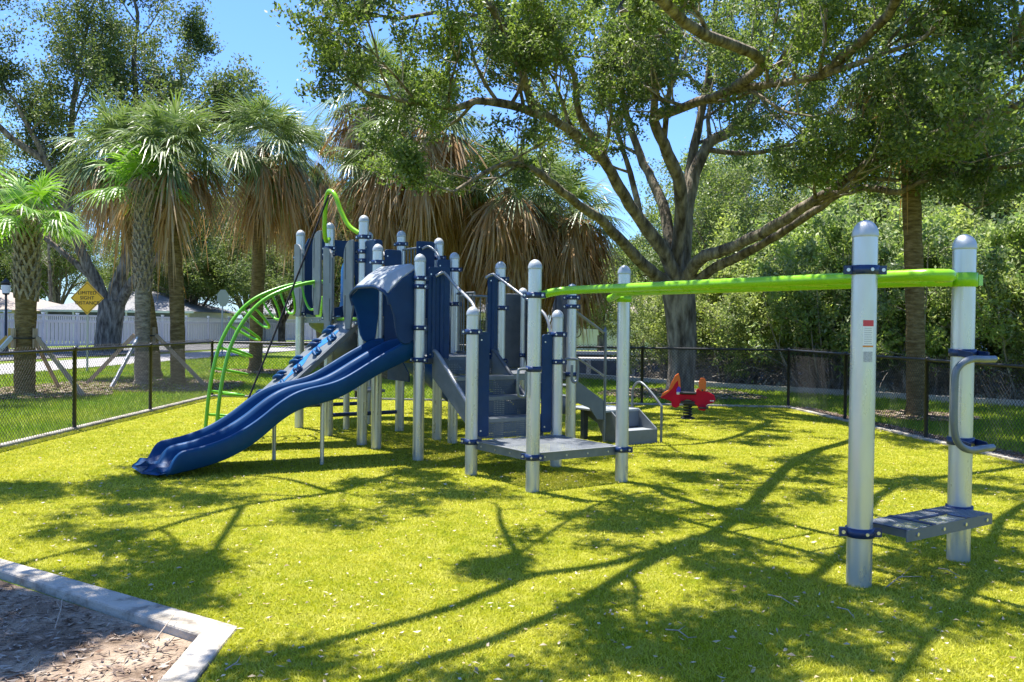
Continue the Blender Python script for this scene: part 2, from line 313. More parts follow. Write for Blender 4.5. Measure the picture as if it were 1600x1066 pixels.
def flakes(P, L, W_, z, tilt=.35):
    n = len(P); a = rng.random(n)*2*np.pi; l_ = L*(.5+rng.random(n)); w_ = W_*(.5+rng.random(n)); c, s = np.cos(a), np.sin(a)
    tz = (rng.random((n, 4))-.3)*tilt*l_[:, None]*.5
    V = np.zeros((n, 4, 3)); q = [(-1, 0), (0, -1), (1, 0), (0, 1)]
    for i, (p_, r_) in enumerate(q):
        V[:, i, 0] = P[:, 0]+c*l_*p_/2-s*w_*r_/2; V[:, i, 1] = P[:, 1]+s*l_*p_/2+c*w_*r_/2; V[:, i, 2] = z+np.maximum(tz[:, i], 0)
    return V.reshape(-1, 3), np.arange(4*n).reshape(-1, 4)
P = scatter(3600, 3.3, 17.5, TURF, .6); V, F = flakes(P, .030, .011, .013, .9)
tag(link('leaf_litter', npmesh('leaf_litter', V, F), M['litter']), 'dry fallen oak leaves scattered over the turf', 'leaf litter', kind='stuff')
MBP = [(-1.43, 3.2), (-1.47, 4.15), (-2.99, 5.16), (-5.8, 7.0), (-7, 7), (-7, 3.2)]
P = np.stack([rng.uniform(-6.5, -1.4, 16000), rng.uniform(3.2, 7, 16000)], 1); P = P[inpoly(P, MBP)]
V, F = flakes(P, .06, .007, -.03, .5)
P = P[:5000]; V2, F2 = flakes(P, .035, .014, -.028, .7)
tag(link('bark_mulch', npmesh('bark_mulch', np.concatenate([V, V2]), np.concatenate([F, F2+len(V)])), M['chip']), 'shredded bark and dead leaves in the mulch bed', 'mulch', kind='stuff')
# mulch rings under the staked palms
def ring(name, x, y, r):
    pts = [(x+r*math.cos(a)*(1+.12*math.sin(3*a+x)), y+r*math.sin(a)*(1+.1*math.sin(2*a+y))) for a in [2*math.pi*k/28 for k in range(28)]]
    sheet(name, pts, -.004, M['mulch']); PP = np.stack([rng.uniform(x-r, x+r, 2500), rng.uniform(y-r, y+r, 2500)], 1); PP = PP[inpoly(PP, pts)]
    return flakes(PP, .12, .03, .0, .5)
acc = [ring('mulch_ring', -10.0, 18.4, 1.7), ring('mulch_ring', -8.5, 21.2, 2.3), ring('mulch_ring', -7.9, 27.6, 1.3), ring('mulch_ring', 7.2, 15.7, .9), ring('mulch_ring', 3.9, 20.4, 1.8)]
Vs = []; Fs = []; o_ = 0
for V, F in acc: Vs.append(V); Fs.append(F+o_); o_ += len(V)
tag(link('mulch_chips', npmesh('mulch_chips', np.concatenate(Vs), np.concatenate(Fs)), M['chip']), 'bark chips in the rings round the palm and oak trunks', 'mulch', kind='stuff')
P = scatter(9000, 6, 17, [(5.33, 17.2), (5.73, 12.2), (6.13, 7.5), (6.4, 3), (7.0, 3), (6.6, 7.5), (6.15, 12.2), (5.7, 17.2)], 6); 
P = np.stack([rng.uniform(5.3, 7.1, 9000), rng.uniform(6, 17.2, 9000)], 1); P = P[inpoly(P, [(5.33, 17.2), (5.73, 12.2), (6.13, 7.5), (6.4, 3), (7.0, 3), (6.6, 7.5), (6.15, 12.2), (5.7, 17.2)])]
tag(link('fence_mulch', npmesh('fence_mulch', *flakes(P, .07, .02, .0, .6)), M['chip']), 'dark bark chips strewn outside the right hand fence', 'mulch', kind='stuff')
# a few fallen twigs, each a thing
def twig(name, pts, r, label, side=()):
    b = MB(); b.tube(pts, [r*(1-.6*i/(len(pts)-1)) for i in range(len(pts))], 5)
    for q in side: b.tube(q, [r*.6, r*.25], 4)
    c = Vector(pts[0]); c.z = 0; o = b.build(name, M['stick'], off=c, loc=c); tag(o, label, 'twig', 'fallen twigs'); return o
def G3(x, y, z=.02): p = gp(x, y); p.z = z; return p
twig('fallen_twig', [G3(86, 985, .01), G3(95, 968, .05), G3(97, 955, .06), G3(104, 943, .05)], .004, 'forked pale twig standing out of the mulch bed at lower left', [[G3(95, 968, .05), G3(88, 962, .07)]])
twig('fallen_twig', [G3(243, 1006, .02), G3(262, 990, .05), G3(275, 975, .06)], .004, 'straight twig leaning against the inside of the kerb near its corner')
twig('fallen_twig', [G3(1386, 922), G3(1405, 912, .04), G3(1440, 906)], .004, 'pale twig lying in the shade under the grey step, beside the near tall post', [[G3(1405, 912, .03), G3(1425, 896, .05)]])
twig('fallen_twig', [G3(1466, 893), G3(1480, 900, .04), G3(1500, 906)], .004, 'pale twig lying in the shade under the right half of the grey step')
twig('fallen_twig', [G3(1200, 935), G3(1220, 942, .03), G3(1242, 953)], .004, 'dark twig on the turf left of the near tall post')
twig('fallen_twig', [G3(1308, 955), G3(1325, 962, .03), G3(1335, 972)], .004, 'short twig on the turf in front of the near tall post')
twig('fallen_twig', [G3(1040, 990), G3(1060, 995, .03), G3(1075, 1003), G3(1088, 1002)], .004, 'crooked twig on the turf in the lower middle, in front of the play deck', [[G3(1060, 995, .03), G3(1070, 988, .03)]])
twig('fallen_twig', [G3(352, 1054), G3(370, 1046, .03), G3(376, 1032)], .004, 'curved twig on the turf just right of the kerb end')

# ------------------------------------------------------------------ the play structure (local axes: x along its long side, y inwards, z up)
ANG = math.atan2(-.827, .563)
PS = empty('play_structure', (-3.02, 12.75, 0), ANG, 'large blue, grey and lime green playground climbing structure with slides, decks and an overhead ladder', 'play structure')
Ux, Uy, Uz = Vector((1, 0, 0)), Vector((0, 1, 0)), Vector((0, 0, 1))
PR = .062
def post(x, y, h, clamps=(), r=PR):
    b = MB(); b.lathe((x, y, 0), [(r, -.05), (r, h-r*1.25)], 32); p = b.build('post', M['post'], PS)
    c = MB(); c.lathe((x, y, 0), [(r+.001, h-r*1.25-.012), (r+.003, h-r*1.25-.010), (r+.003, h-r*1.25)]+[((r+.003)*math.cos(a), h-r*1.25+r*1.25*math.sin(a)) for a in [k*math.pi/16 for k in range(1, 8)]]+[(.001, h)], 32)
    c.build('post_cap', M['cap'], p)
    for cl in clamps:
        z, ang = cl if isinstance(cl, tuple) else (cl, -90)
        k = MB(); k.lathe((x, y, z), [(r, -.026), (r+.011, -.026), (r+.011, .026), (r, .026)], 28)
        d = Vector((math.cos(R(ang)), math.sin(R(ang)), 0)); e = Vector((-d.y, d.x, 0)); rt = Matrix((e, d, Uz)).transposed()
        for s in (-1, 1): k.box(Vector((x, y, z))+e*s*(r+.022)+d*.008, (.05, .03, .050), rt)
        bb = k; k.cur = 1
        for s in (-1, 1): q = Vector((x, y, z))+e*s*(r+.027)+d*.02; bb.tube([q, q+d*.010], .011, 8)
        q = Vector((x, y, z))+e*.02+d*(r+.009); bb.tube([q, q+d*.007], .010, 8)
        k.build('clamp', [M['navy'], M['bolt']], p)
    return p
post(0, 0, 2.81, [(2.42, -60), (1.62, -60)]); post(1.055, 0, 2.82, [(2.48, -60), (2.40, -60), (1.56, -60)]); post(2.11, 0, 2.82, [(2.55, -60), (2.37, -60), (2.26, -60), (1.50, -60)])
post(2.51, 0, 2.44, [(2.22, -60), (1.25, -60)]); post(3.565, 0, 2.26, [(1.99, -60), (1.90, -60), (1.45, -60), (1.10, -60)])
post(4.67, 0, 1.67, [(1.42, -60), (.33, -60)]); post(5.72, 0, 2.08, [(1.76, -60), (.31, -60)]); post(5.72, 1.055, 2.08, [(.31, -60)])
post(4.67, 1.055, 1.66, [(1.40, -60), (1.11, -60), (.31, -60)])
post(0, 1.055, 2.86, [(1.57, -60)]); post(1.055, 1.055, 2.79, [(2.6, -60), (1.95, -60)]); post(2.11, 1.055, 2.61, [(2.35, -60)]); post(2.51, 1.055, 2.40, [(2.18, -60), (1.75, -60), (1.10, -60)])
post(3.565, 1.055, 2.23, [(2.02, -60), (1.69, -60), (1.08, -60)]); post(2.51, 2.11, 1.99, [(1.1, -60)]); post(3.565, 2.11, 2.01, [(1.84, -60), (1.73, -60), (.90, -60)])
post(9.09, -.07, 2.12, [(1.83, -40), (.31, -40)], r=.071); post(9.09, .99, 2.11, [], r=.071)
# decks
def deck(x0, y0, x1, y1, z, name='deck'):
    top = MB(); nx = 1; g = .03
    top.add([(x0+g, y0+g, z), (x1-g, y0+g, z), (x1-g, y1-g, z), (x0+g, y1-g, z)], [(0, 1, 2, 3)])
    d = MB(); t = .004; h = .075
    for a, b in (((x0+g, y0+g), (x1-g, y0+g)), ((x1-g, y0+g), (x1-g, y1-g)), ((x1-g, y1-g), (x0+g, y1-g)), ((x0+g, y1-g), (x0+g, y0+g))):
        d.bar((a[0], a[1], z-h/2-.002), (b[0], b[1], z-h/2-.002), .008, h)
    d.cur = 1; bb = d
    for i in range(4): bb.tube([(x1-g+.004, y0+.15+i*.25, z-.04), (x1-g+.012, y0+.15+i*.25, z-.04)], .009, 8); bb.tube([(x0+.15+i*.25, y0+g-.004, z-.04), (x0+.15+i*.25, y0+g-.012, z-.04)], .009, 8)
    o = d.build(name, [M['rail'], M['bolt']], PS); top.build('deck_surface', M['deck'], o)
    e = MB(); 
    for (a, b) in (((x0+g, y0+g), (x1-g, y0+g)), ((x1-g, y0+g), (x1-g, y1-g)), ((x1-g, y1-g), (x0+g, y1-g)), ((x0+g, y1-g), (x0+g, y0+g))):
        e.bar((a[0], a[1], z+.001), (b[0], b[1], z+.001), .03, .006)
    e.build('deck_edge', M['railp'], o)
    return o
deck(4.67, 0, 5.72, 1.055, .335); deck(2.51, 0, 3.565, 1.055, 1.13); deck(1.055, 0, 2.11, 1.055, 1.57); deck(0, 0, 1.055, 1.055, 1.57); deck(2.51, 1.055, 3.565, 2.11, .92)
# step between the tall and the main deck
def stairs(name, x0, z0, x1, z1, n, y0, y1):
    o = MB()
    for i in range(2):
        y = (y0, y1)[i]; o.prism([(x0, z0+.05), (x0+.05, z0+.06), (x1, z1+.14), (x1, z1-.02), (x1-.06, z1-.02), (x0, z0-.22)], (0, y, 0), Ux, Uz, Uy, .012)
    r = o.build(name, M['gray'], PS)
    for i in range(n):
        xa = x0+(x1-x0)*i/n; xb = x0+(x1-x0)*(i+1)/n; za = z0-(z0-z1)*(i)/(n)
        if i > 0:
            t = MB(); t.box(((xa+xb)/2, (y0+y1)/2, za), (xb-xa, y1-y0-.014, .012)); t.box((xb, (y0+y1)/2, za-.015), (.014, y1-y0-.014, .036)); t.build('tread', M['rail'], r)
        s = MB(); k = xa if i else xa; xx = xb-.005
        s.add([(xx, y0+.007, za-.03), (xx, y1-.007, za-.03), (xx, y1-.007, za-(z0-z1)/n+.005), (xx, y0+.007, za-(z0-z1)/n+.005)], [(0, 1, 2, 3)]) if i else s.add([(xa+.03, y0+.007, za-.03), (xa+.03, y1-.007, za-.03), (xa+.03, y1-.007, za-(z0-z1)/n+.005), (xa+.03, y0+.007, za-(z0-z1)/n+.005)], [(0, 1, 2, 3)])
        s.build('riser', M['riserp'], r)
    return r
st = stairs('stair', 3.60, 1.13, 4.62, .335, 4, .15, .92)
for y in (.15, .92):          # scalloped rub rail on each stringer
    b = MB(); b.tube(cat_pts([(3.62, y, 1.20), (3.72, y, 1.16), (4.05, y, .91), (4.4, y, .64), (4.64, y, .47)], 5), .022, 8); b.build('rub_rail', M['grayd'] if y > .5 else M['railp'], st)
b = MB(); b.box((2.49, .53, 1.24), (.012, .92, .22)); b.box((2.49, .53, 1.352), (.05, .92, .012)); s2 = b.build('link_step', M['riser'], PS)
MB().box((2.40, .53, 1.352), (.17, .92, .012)).build('tread', M['railp'], s2); MB().box((2.31, .53, 1.46), (.012, .92, .20)).build('riser', M['riser'], s2); MB().box((2.22, .53, 1.56), (.18, .92, .012)).build('tread', M['railp'], s2)
# panels
def rpoly(w_, h_, r=.05, n=5):
    P_ = []
    for cx, cy, a0 in ((w_-r, r, -90), (w_-r, h_-r, 0), (r, h_-r, 90), (r, r, 180)):
        for k in range(n+1): a = R(a0+90*k/n); P_.append((cx+r*math.cos(a), cy+r*math.sin(a)))
    return P_
def panel(x, y, z, dx, dy, wd, h, m='bluedk', th=.022, r=.03, name='panel', off=0):
    d = Vector((dx, dy, 0)).normalized(); n = Vector((-d.y, d.x, 0)); b = MB(); b.prism(rpoly(wd, h, r), Vector((x, y, z))+n*off, d, Uz, n, th)
    bb = b; b.cur = 1
    for zz in (.06, h-.08):
        for s in (-1, 1): q = Vector((x, y, z+zz))+d*.03+n*(off+s*th/2); bb.tube([q-n*s*.004, q+n*s*.008], .009, 8)
    return b.build(name, [M[m], M['bolt']], PS, bevel=.004)
# blue entry panels either side of the stair, upper and lower, with corrugated face
for y0, wd in ((.08, .27), (.86, .13)):
    o = panel(3.60, y0, 1.10, 0, 1, wd, 1.02 if y0 < .5 else .98, 'bluedk')
    for k in range(2 if wd > .2 else 1): MB().tube([(3.605, y0+.07+k*.10, 1.13), (3.605, y0+.07+k*.10, 2.02)], .030, 8).build('rib', M['bluedk'], o)
b = MB(); b.box((3.60, .20, 1.09), (.05, .24, .06)); b.build('bracket', M['grayd'], PS, bevel=.01)
panel(4.665, .07, .37, 0, 1, .13, 1.05, 'bluedk'); panel(4.665, .86, .37, 0, 1, .13, 1.03, 'bluedk')
panel(2.13, .72, 1.55, 0, 1, .26, 1.0, 'bluedk'); panel(2.13, .08, 1.55, 0, 1, .16, .98, 'bluedk')
panel(2.53, .08, 1.10, 0, 1, .22, 1.28, 'bluedk'); panel(2.53, .80, 1.10, 0, 1, .18, 1.2, 'bluedk')
panel(2.18, 0, 1.55, 1, 0, .26, .95, 'bluedk')
# blue hole panel in front of the tube slide, far side of the first deck
hp = MB(); a0 = []; N_ = 32; Wp, Hp = .93, 1.10; cx, cz, rr = .46, .50, .33
outer = []; 
for k in range(N_):
    a = 2*math.pi*k/N_; c, s = math.cos(a), math.sin(a); f = min((Wp/2)/max(abs(c), 1e-6), ((Hp-cz) if s > 0 else cz)/max(abs(s), 1e-6)); outer.append((cx+c*f, cz+s*f))
inner = [(cx+rr*math.cos(2*math.pi*k/N_), cz+rr*1.15*math.sin(2*math.pi*k/N_)) for k in range(N_)]
vs = []
for xx in (-.012, .012): vs += [(xx, .06+p[0], 1.60+p[1]) for p in outer]+[(xx, .06+p[0], 1.60+p[1]) for p in inner]
fs = []
for k in range(N_):
    j = (k+1) % N_; fs += [(k, j, N_+j, N_+k), (2*N_+j, 2*N_+k, 3*N_+k, 3*N_+j), (N_+k, N_+j, 3*N_+j, 3*N_+k), (j, k, 2*N_+k, 2*N_+j)]
hp.add(vs, fs); hp.build('tunnel_panel', M['bluedk'], PS)
panel(.08, 1.055, 1.6, 1, 0, .9, .5, 'bluedk'); 
# grey arched hand panels with slots that flank the two climbing openings
def handpanel(x, y, z, wd, h, flip=False, m='gray', dirv=(1, 0)):
    d = Vector((dirv[0], dirv[1], 0)).normalized(); n = Vector((-d.y, d.x, 0)); r_ = wd*.7
    P_ = [(0, 0), (wd, 0)]+[(wd, h-.02)]
    P_ = [(wd*.25, 0), (wd*.75, 0), (wd, .25), (wd, h-r_)]+[(wd-r_+r_*math.cos(R(a)), h-r_+r_*math.sin(R(a))) for a in (18, 36, 54, 72, 90)]+[(0, h-.005), (0, .25)]
    if flip: P_ = [(wd-a, b) for a, b in P_][::-1]
    b = MB(); b.prism(P_, (x, y, z), d, Uz, n, .025); o = b.build('hand_panel', M[m], PS, bevel=.005)
    sx = wd*.78 if not flip else wd*.22
    for z0, z1 in ((.12, .42), (.62, 1.02)):
        q = Vector((x, y, z))+d*sx; s = MB(); s.box(q+Uz*(z0+z1)/2*h/1.1, (.022, .030, (z1-z0)*h/1.1), Matrix((d, n, Uz)).transposed()); s.build('slot', M['black'], o)
    return o
handpanel(.02, -.09, 1.58, .30, 1.02); handpanel(.70, -.09, 1.60, .28, 1.12, True); handpanel(1.12, -.11, 1.40, .30, 1.08); handpanel(1.78, -.11, 1.42, .28, 1.10, True)
handpanel(2.53, 2.12, .95, .34, .98, m='grayd'); handpanel(3.16, 2.12, .93, .36, 1.0, True, m='grayd')
# vertical slat guards around the M post
gb = MB(); gb.box((2.53, 1.86, 1.42), (.02, .40, .96)); go = gb.build('slat_guard', M['grayd'], PS, bevel=.006)
for k in range(4): MB().box((2.50, 1.72+k*.095, 1.42), (.04, .065, .98)).build('slat', M['gray'], go, bevel=.006)
# barred guard rails
def guard(x0, y0, x1, y1, z0, z1, n, name='guard_rail'):
    b = MB(); a = Vector((x0, y0, 0)); c = Vector((x1, y1, 0)); b.tube([a+Uz*z1, c+Uz*z1], .016, 8); r = b.build(name, M['rail'], PS); MB().tube([a+Uz*z0, c+Uz*z0], .016, 8).build('bottom_rail', M['rail'], r)
    for k in range(n): p = a.lerp(c, (k+.5)/n); MB().tube([p+Uz*z0, p+Uz*z1], .009, 6).build('bar', M['rail'], r)
    return r
guard(2.51, 1.12, 2.51, 1.68, 1.10, 1.86, 6); guard(1.12, 1.055, 2.05, 1.055, 1.62, 2.52, 10); guard(2.6, 1.055, 3.0, 1.055, 1.15, 1.88, 4)
# steering wheel toy
wb = MB(); c0 = Vector((2.62, 1.60, 1.68)); pts = [c0+Vector((0, .13*math.cos(a), .13*math.sin(a))) for a in [2*math.pi*k/24 for k in range(25)]]; wb.tube(pts, .014, 8, cap=False)
for k in range(3): a = 2*math.pi*k/3+.5; wb.bar(c0, c0+Vector((0, .13*math.cos(a), .13*math.sin(a))), .03, .012)
wo = wb.build('steering_wheel', M['gray'], PS); h_ = MB(); h_.tube([c0-Ux*.10, c0+Ux*.02], .035, 12); h_.build('hub', M['black'], wo)
# hand rails of the stair
def hrail(pts, r=.017, m='railp', name='handrail', n=8): return MB().tube(cat_pts(pts, 6), r, n).build(name, M[m], PS)
hrail([(3.62, .16, 2.02), (3.63, .24, 2.06), (3.68, .26, 2.04), (4.0, .2, 1.90), (4.45, .12, 1.72), (4.62, .07, 1.60)]); hrail([(3.58, .84, 2.03), (3.63, .90, 2.07), (3.7, .92, 2.04), (4.1, .96, 1.84), (4.5, 1.0, 1.62), (4.62, 1.0, 1.42)])
hrail([(2.16, .05, 2.47), (2.2, .10, 2.46), (2.35, .14, 2.36), (2.5, .10, 2.30)])
hrail([(2.16, .78, 2.45), (2.2, .86, 2.48), (2.35, .90, 2.38), (2.5, .86, 2.22)])
# transfer handles at the low deck
hrail([(5.72, -.06, 1.10), (5.72, -.15, 1.10), (5.72, -.17, 1.07), (5.72, -.17, .90), (5.72, -.14, .86), (5.74, -.10, .88), (5.74, -.10, 1.08)], .012, 'rail', 'transfer_handle')
b = MB(); b.lathe((5.72, 0, 1.10), [(PR, -.024), (PR+.011, -.024), (PR+.011, .024), (PR, .024)]); b.build('handle_clamp', M['navy'], PS)
hrail([(4.75, 1.10, 1.14), (4.80, 1.20, 1.14), (4.80, 1.23, 1.10), (4.80, 1.23, .93), (4.79, 1.19, .90), (4.78, 1.17, .94), (4.78, 1.17, 1.08)], .016, 'rail', 'transfer_handle')
# ------------------------------------------------------------------ double wave slide
T0, T1 = 2.60, 3.50
tab = [(0.02, 1.31, 1.13), (-.08, 1.315, 1.09), (-.19, 1.26, 1.04), (-.43, 1.14, .94), (-.86, .90, .71), (-1.07, .84, .655), (-1.32, .795, .60), (-1.54, .68, .47), (-1.78, .50, .28), (-2.06, .35, .14), (-2.34, .27, .07), (-2.50, .25, .045), (-2.60, .235, .035), (-2.68, .19, .03), (-2.735, .13, .028), (-2.77, .085, .03), (-2.80, .055, .04)]
sp = cat_pts(tab, 8); cl_ = [0]
for i in range(1, len(sp)): cl_.append(cl_[-1]+(sp[i]-sp[i-1]).length)
xs_ = np.linspace(0, cl_[-1], 70); A3 = np.stack([np.interp(xs_, cl_, [q[j] for q in sp]) for j in range(3)], 1)
for _ in range(7): A3[1:-1] = (A3[:-2]+2*A3[1:-1]+A3[2:])/4
sp = [Vector(q) for q in A3]; secs = []
prof = [(0, 0, 'r'), (.012, .010, 'r'), (.026, .013, 'r'), (.042, .004, 'r'), (.055, .72, 'm'), (.072, .35, 'm'), (.10, .05, 'b'), (.135, .012, 'b'), (.175, 0, 'b'), (.225, -.004, 'b'), (.275, 0, 'b'), (.315, .012, 'b'), (.35, .05, 'b'), (.378, .35, 'm'), (.395, .75, 'm'), (.410, .0, 'r'), (.428, .012, 'r'), (.45, .016, 'r')]
prof = prof+[(.9-a, b_, c_) for a, b_, c_ in prof[:-1][::-1]]
sb = MB(); vs = []; K = None
for i, p in enumerate(sp):
    wv, rim, bot = p; bed = bot+.022; row = []; last = min(1, max(0, (-wv-2.47)/.29))
    for a, b_, c_ in prof:
        z = rim+b_ if c_ == 'r' else (bed+b_ if c_ == 'b' else bed+(rim-bed)*b_)
        ww = wv+last*.17*(abs(math.cos(math.pi*a/.45))**2)
        row.append((T0+a, ww, z))
    row += [(T1, wv+last*.17, rim-.03), (T1-.006, wv+last*.17, bot+.02), (T1-.06, wv+last*.10, bot), (T1-.22, wv, bot-.0), (T0+.22, wv, bot), (T0+.06, wv+last*.10, bot), (T0+.006, wv+last*.17, bot+.02), (T0, wv+last*.17, rim-.03)]
    K = len(row); vs += row
fs = []; m_ = len(sp)
for i in range(m_-1):
    for k in range(K): fs.append((i*K+k, i*K+(k+1) % K, (i+1)*K+(k+1) % K, (i+1)*K+k))
fs.append(tuple(range(K))); fs.append(tuple((m_-1)*K+k for k in range(K))[::-1])
sb.add(vs, fs, True); sl_ = sb.build('double_slide', M['blue'], PS)
# slide supports
def inv(x, y):
    p = gp(x, y)-Vector((-3.02, 12.75, 0)); c, s = math.cos(-ANG), math.sin(-ANG); return Vector((p.x*c-p.y*s, p.x*s+p.y*c, 0))
for px, py, h in ((428, 719, .40), (503, 726, .66)):
    q = inv(px, py); MB().tube([q, q+Uz*h], .022, 10).build('slide_support', M['post'], PS)
q = inv(541, 671); MB().tube([q, q+Uz*.62], .045, 12).build('slide_support', M['post'], PS)
# ------------------------------------------------------------------ slide hood: an angular arch swept outwards
a_, b_ = T0-.02, T1+.02
back = [(a_, -.02, 2.09), (a_+.10, -.02, 2.14), (b_-.10, -.02, 2.14), (b_, -.02, 2.09)]
mid_ = [(a_, -.20, 1.97), (a_+.17, -.21, 2.04), (b_-.17, -.21, 2.04), (b_, -.20, 1.97)]
frt = [(a_, -.37, 1.80), (a_+.24, -.40, 1.90), (b_-.24, -.40, 1.90), (b_, -.37, 1.80)]
def grid(mb, rows):
    vs = [p for r_ in rows for p in r_]; k = len(rows[0]); mb.add(vs, [(i*k+j, i*k+j+1, (i+1)*k+j+1, (i+1)*k+j) for i in range(len(rows)-1) for j in range(k-1)], False)
hb = MB(); grid(hb, [back, mid_, frt]); ho = hb.build('slide_hood', M['hood'], PS); sm = ho.modifiers.new('t', 'SOLIDIFY'); sm.thickness = .028; sm.offset = -1
sm = ho.modifiers.new('b', 'BEVEL'); sm.width = .02; sm.segments = 3; sm.angle_limit = R(15)
wing = [(-.02, 2.10), (-.20, 1.985), (-.37, 1.81), (-.375, 1.76), (-.33, 1.68), (-.295, 1.58), (-.275, 1.45), (-.255, 1.36), (-.22, 1.30), (-.17, 1.27), (-.11, 1.275), (-.065, 1.31), (-.05, 1.38), (-.02, 1.6)]
for x, mm in ((a_, 'blue'), (b_, 'bluedk')):
    b = MB(); b.prism(wing, (x, 0, 0), Uy, Uz, Ux, .034); b.build('side_wing', M[mm], ho, bevel=.012)
lp = MB(); lp.tube(cat_pts([(a_, -.345, 1.70), (a_, -.375, 1.80), (a_+.08, -.395, 1.85), (a_+.24, -.405, 1.895), ((a_+b_)/2, -.405, 1.90), (b_-.24, -.405, 1.895), (b_-.08, -.395, 1.85), (b_, -.375, 1.80), (b_, -.345, 1.70)], 5), .02, 8); lp.build('hood_lip', M['bluedk'], ho)
# ------------------------------------------------------------------ climbing wall
cw = MB(); ta, tb = 1.27, 1.95; top = (.06, 1.56); foot = (-1.72, .0)
dv = Vector((0, foot[0]-top[0], foot[1]-top[1])); Lw = dv.length; dv.normalize(); nv = Vector((0, -dv.z, dv.y)); nv = nv if nv.z > 0 else -nv
o_ = Vector((ta, top[0], top[1])); cw.prism([(0, 0), (tb-ta, 0), (tb-ta, Lw), (0, Lw)], o_-nv*.035, Ux, dv, nv, .07); wall = cw.build('climbing_wall', M['gray'], PS, bevel=.012)
wl = MB(); wl.prism([(.0, 0), (.64, 0), (.64, Lw*.96), (0, Lw*.96)], o_+Ux*.02+dv*.05+nv*.002, Ux, dv, nv, .004); wl.build('wall_face', M['gray'], wall)
rw = [.34, .60, .92, 1.20, 1.55, 1.85]
stp = MB()
pl = []; pr = []
for k in range(40):
    t = k/39; yy = .25+t*(Lw-.45); c = .34+.05*math.sin(yy*7); hw = .075+.045*math.cos(yy*14); pl.append((c-hw, yy)); pr.append((c+hw, yy))
for k in range(39): stp.prism([pl[k], pr[k], pr[k+1], pl[k+1]], o_+nv*.006, Ux, dv, nv, .006)
stp.build('wall_stripe', M['lblue'], wall)
for k, yy in enumerate(rw):
    for s in (-1, 1):
        hb = MB(); c = o_+Ux*(.34+s*.17)+dv*(yy+s*.07)+nv*.03; a = R(28*s)
        for j, (oy, rad) in enumerate(((-.035, .07), (.035, .07))):
            pts = [c+dv*oy+Ux*x_+dv*(s*.35*x_)+nv*(.018*math.cos(x_*18)) for x_ in (-.09, -.045, 0, .045, .09)]
            hb.tube(pts, [.014, .024, .028, .024, .014], 8)
        hb.prism([(.09*math.cos(t_)*1.05, .055*math.sin(t_)) for t_ in [2*math.pi*i/14 for i in range(14)]], c-nv*.012, Ux, dv, nv, .03)
        hb.build('hand_hold', M['blue'] if (k+s) % 3 else M['bluedk'], wall)
MB().tube([(1.30, .02, 1.545), (2.0, .02, 1.545)], .022, 8).build('wall_bracket', M['lime'], PS)
# ------------------------------------------------------------------ green hook with climbing rope
hk = MB(); hk.tube(cat_pts([(1.10, -.03, 2.60), (1.22, -.12, 2.56), (1.36, -.2, 2.68), (1.42, -.22, 2.90), (1.52, -.24, 3.10), (1.62, -.24, 3.15), (1.74, -.22, 3.08), (1.83, -.18, 2.88), (1.93, -.12, 2.70), (2.06, -.04, 2.60)], 6), .028, 12)
hko = hk.build('rope_hook', M['lime'], PS)
rp = MB(); a = Vector((1.60, -.25, 3.10)); c = Vector((1.60, -1.48, .0)); rp.tube([a, a.lerp(c, .3)-Uz*.02, a.lerp(c, .6)-Uz*.03, c], .013, 8); rp.build('climbing_rope', M['rope'], PS)
# ------------------------------------------------------------------ loop arch climber
for t in (.30, .78):
    pts = [(t, .10, 2.04), (t, -.10, 2.045), (t, -.45, 1.95), (t, -.78, 1.79), (t, -1.02, 1.55), (t, -1.20, 1.22), (t, -1.30, .85), (t, -1.36, .45), (t, -1.40, -.03)]
    ar = MB().tube(cat_pts(pts, 6), .024, 12).build('arch_rail', M['limed'], PS)
arc = cat_pts([(0, -.02, 2.045), (0, -.45, 1.95), (0, -.78, 1.79), (0, -1.02, 1.55), (0, -1.20, 1.22), (0, -1.30, .85), (0, -1.36, .45), (0, -1.39, .08)], 12)
cum = [0]
for i in range(1, len(arc)): cum.append(cum[-1]+(arc[i]-arc[i-1]).length)
for k in range(9):
    s = cum[-1]*(k+.25)/9; i = max(1, next((j for j in range(len(cum)) if cum[j] >= s), 1)); p = arc[i]; tg = (arc[i]-arc[i-1]).normalized(); nn = Vector((0, tg.z, -tg.y)); nn = nn if (nn.y > 0 or nn.z < -.5) else -nn
    if nn.z > .2: nn = -nn
    D = .36
    q = [Vector((.30, p.y, p.z)), Vector((.33, p.y, p.z))+nn*D*.55, Vector((.42, p.y, p.z))+nn*D*.93, Vector((.54, p.y, p.z))+nn*D, Vector((.66, p.y, p.z))+nn*D*.93, Vector((.75, p.y, p.z))+nn*D*.55, Vector((.78, p.y, p.z))]
    MB().tube(cat_pts(q, 4), .017, 8).build('loop_rung', M['limed'], PS)
b = MB(); b.prism([(-.16, .0), (.16, 0), (.10, -.30), (-.10, -.30)], (.54, .06, 1.86), Ux, Uz, Uy, .02); b.build('arch_plate', M['lime'], PS, bevel=.01)
# ground level bench bars between the posts
for y0, x0, z in ((.35, 1.055, .33), (.0, .0, .33)):
    pass
b = MB(); b.tube([(1.055, .06, .27), (1.055, 1.0, .27)], .028, 10); b.build('crawl_bar', M['navy'], PS)
b = MB(); b.tube([(.0, .06, .31), (.0, 1.0, .31)], .028, 10); b.build('crawl_bar', M['navy'], PS)
b = MB(); b.box((.52, .80, .55), (.60, .30, .04)); b.build('crawl_seat', M['railp'], PS, bevel=.01)
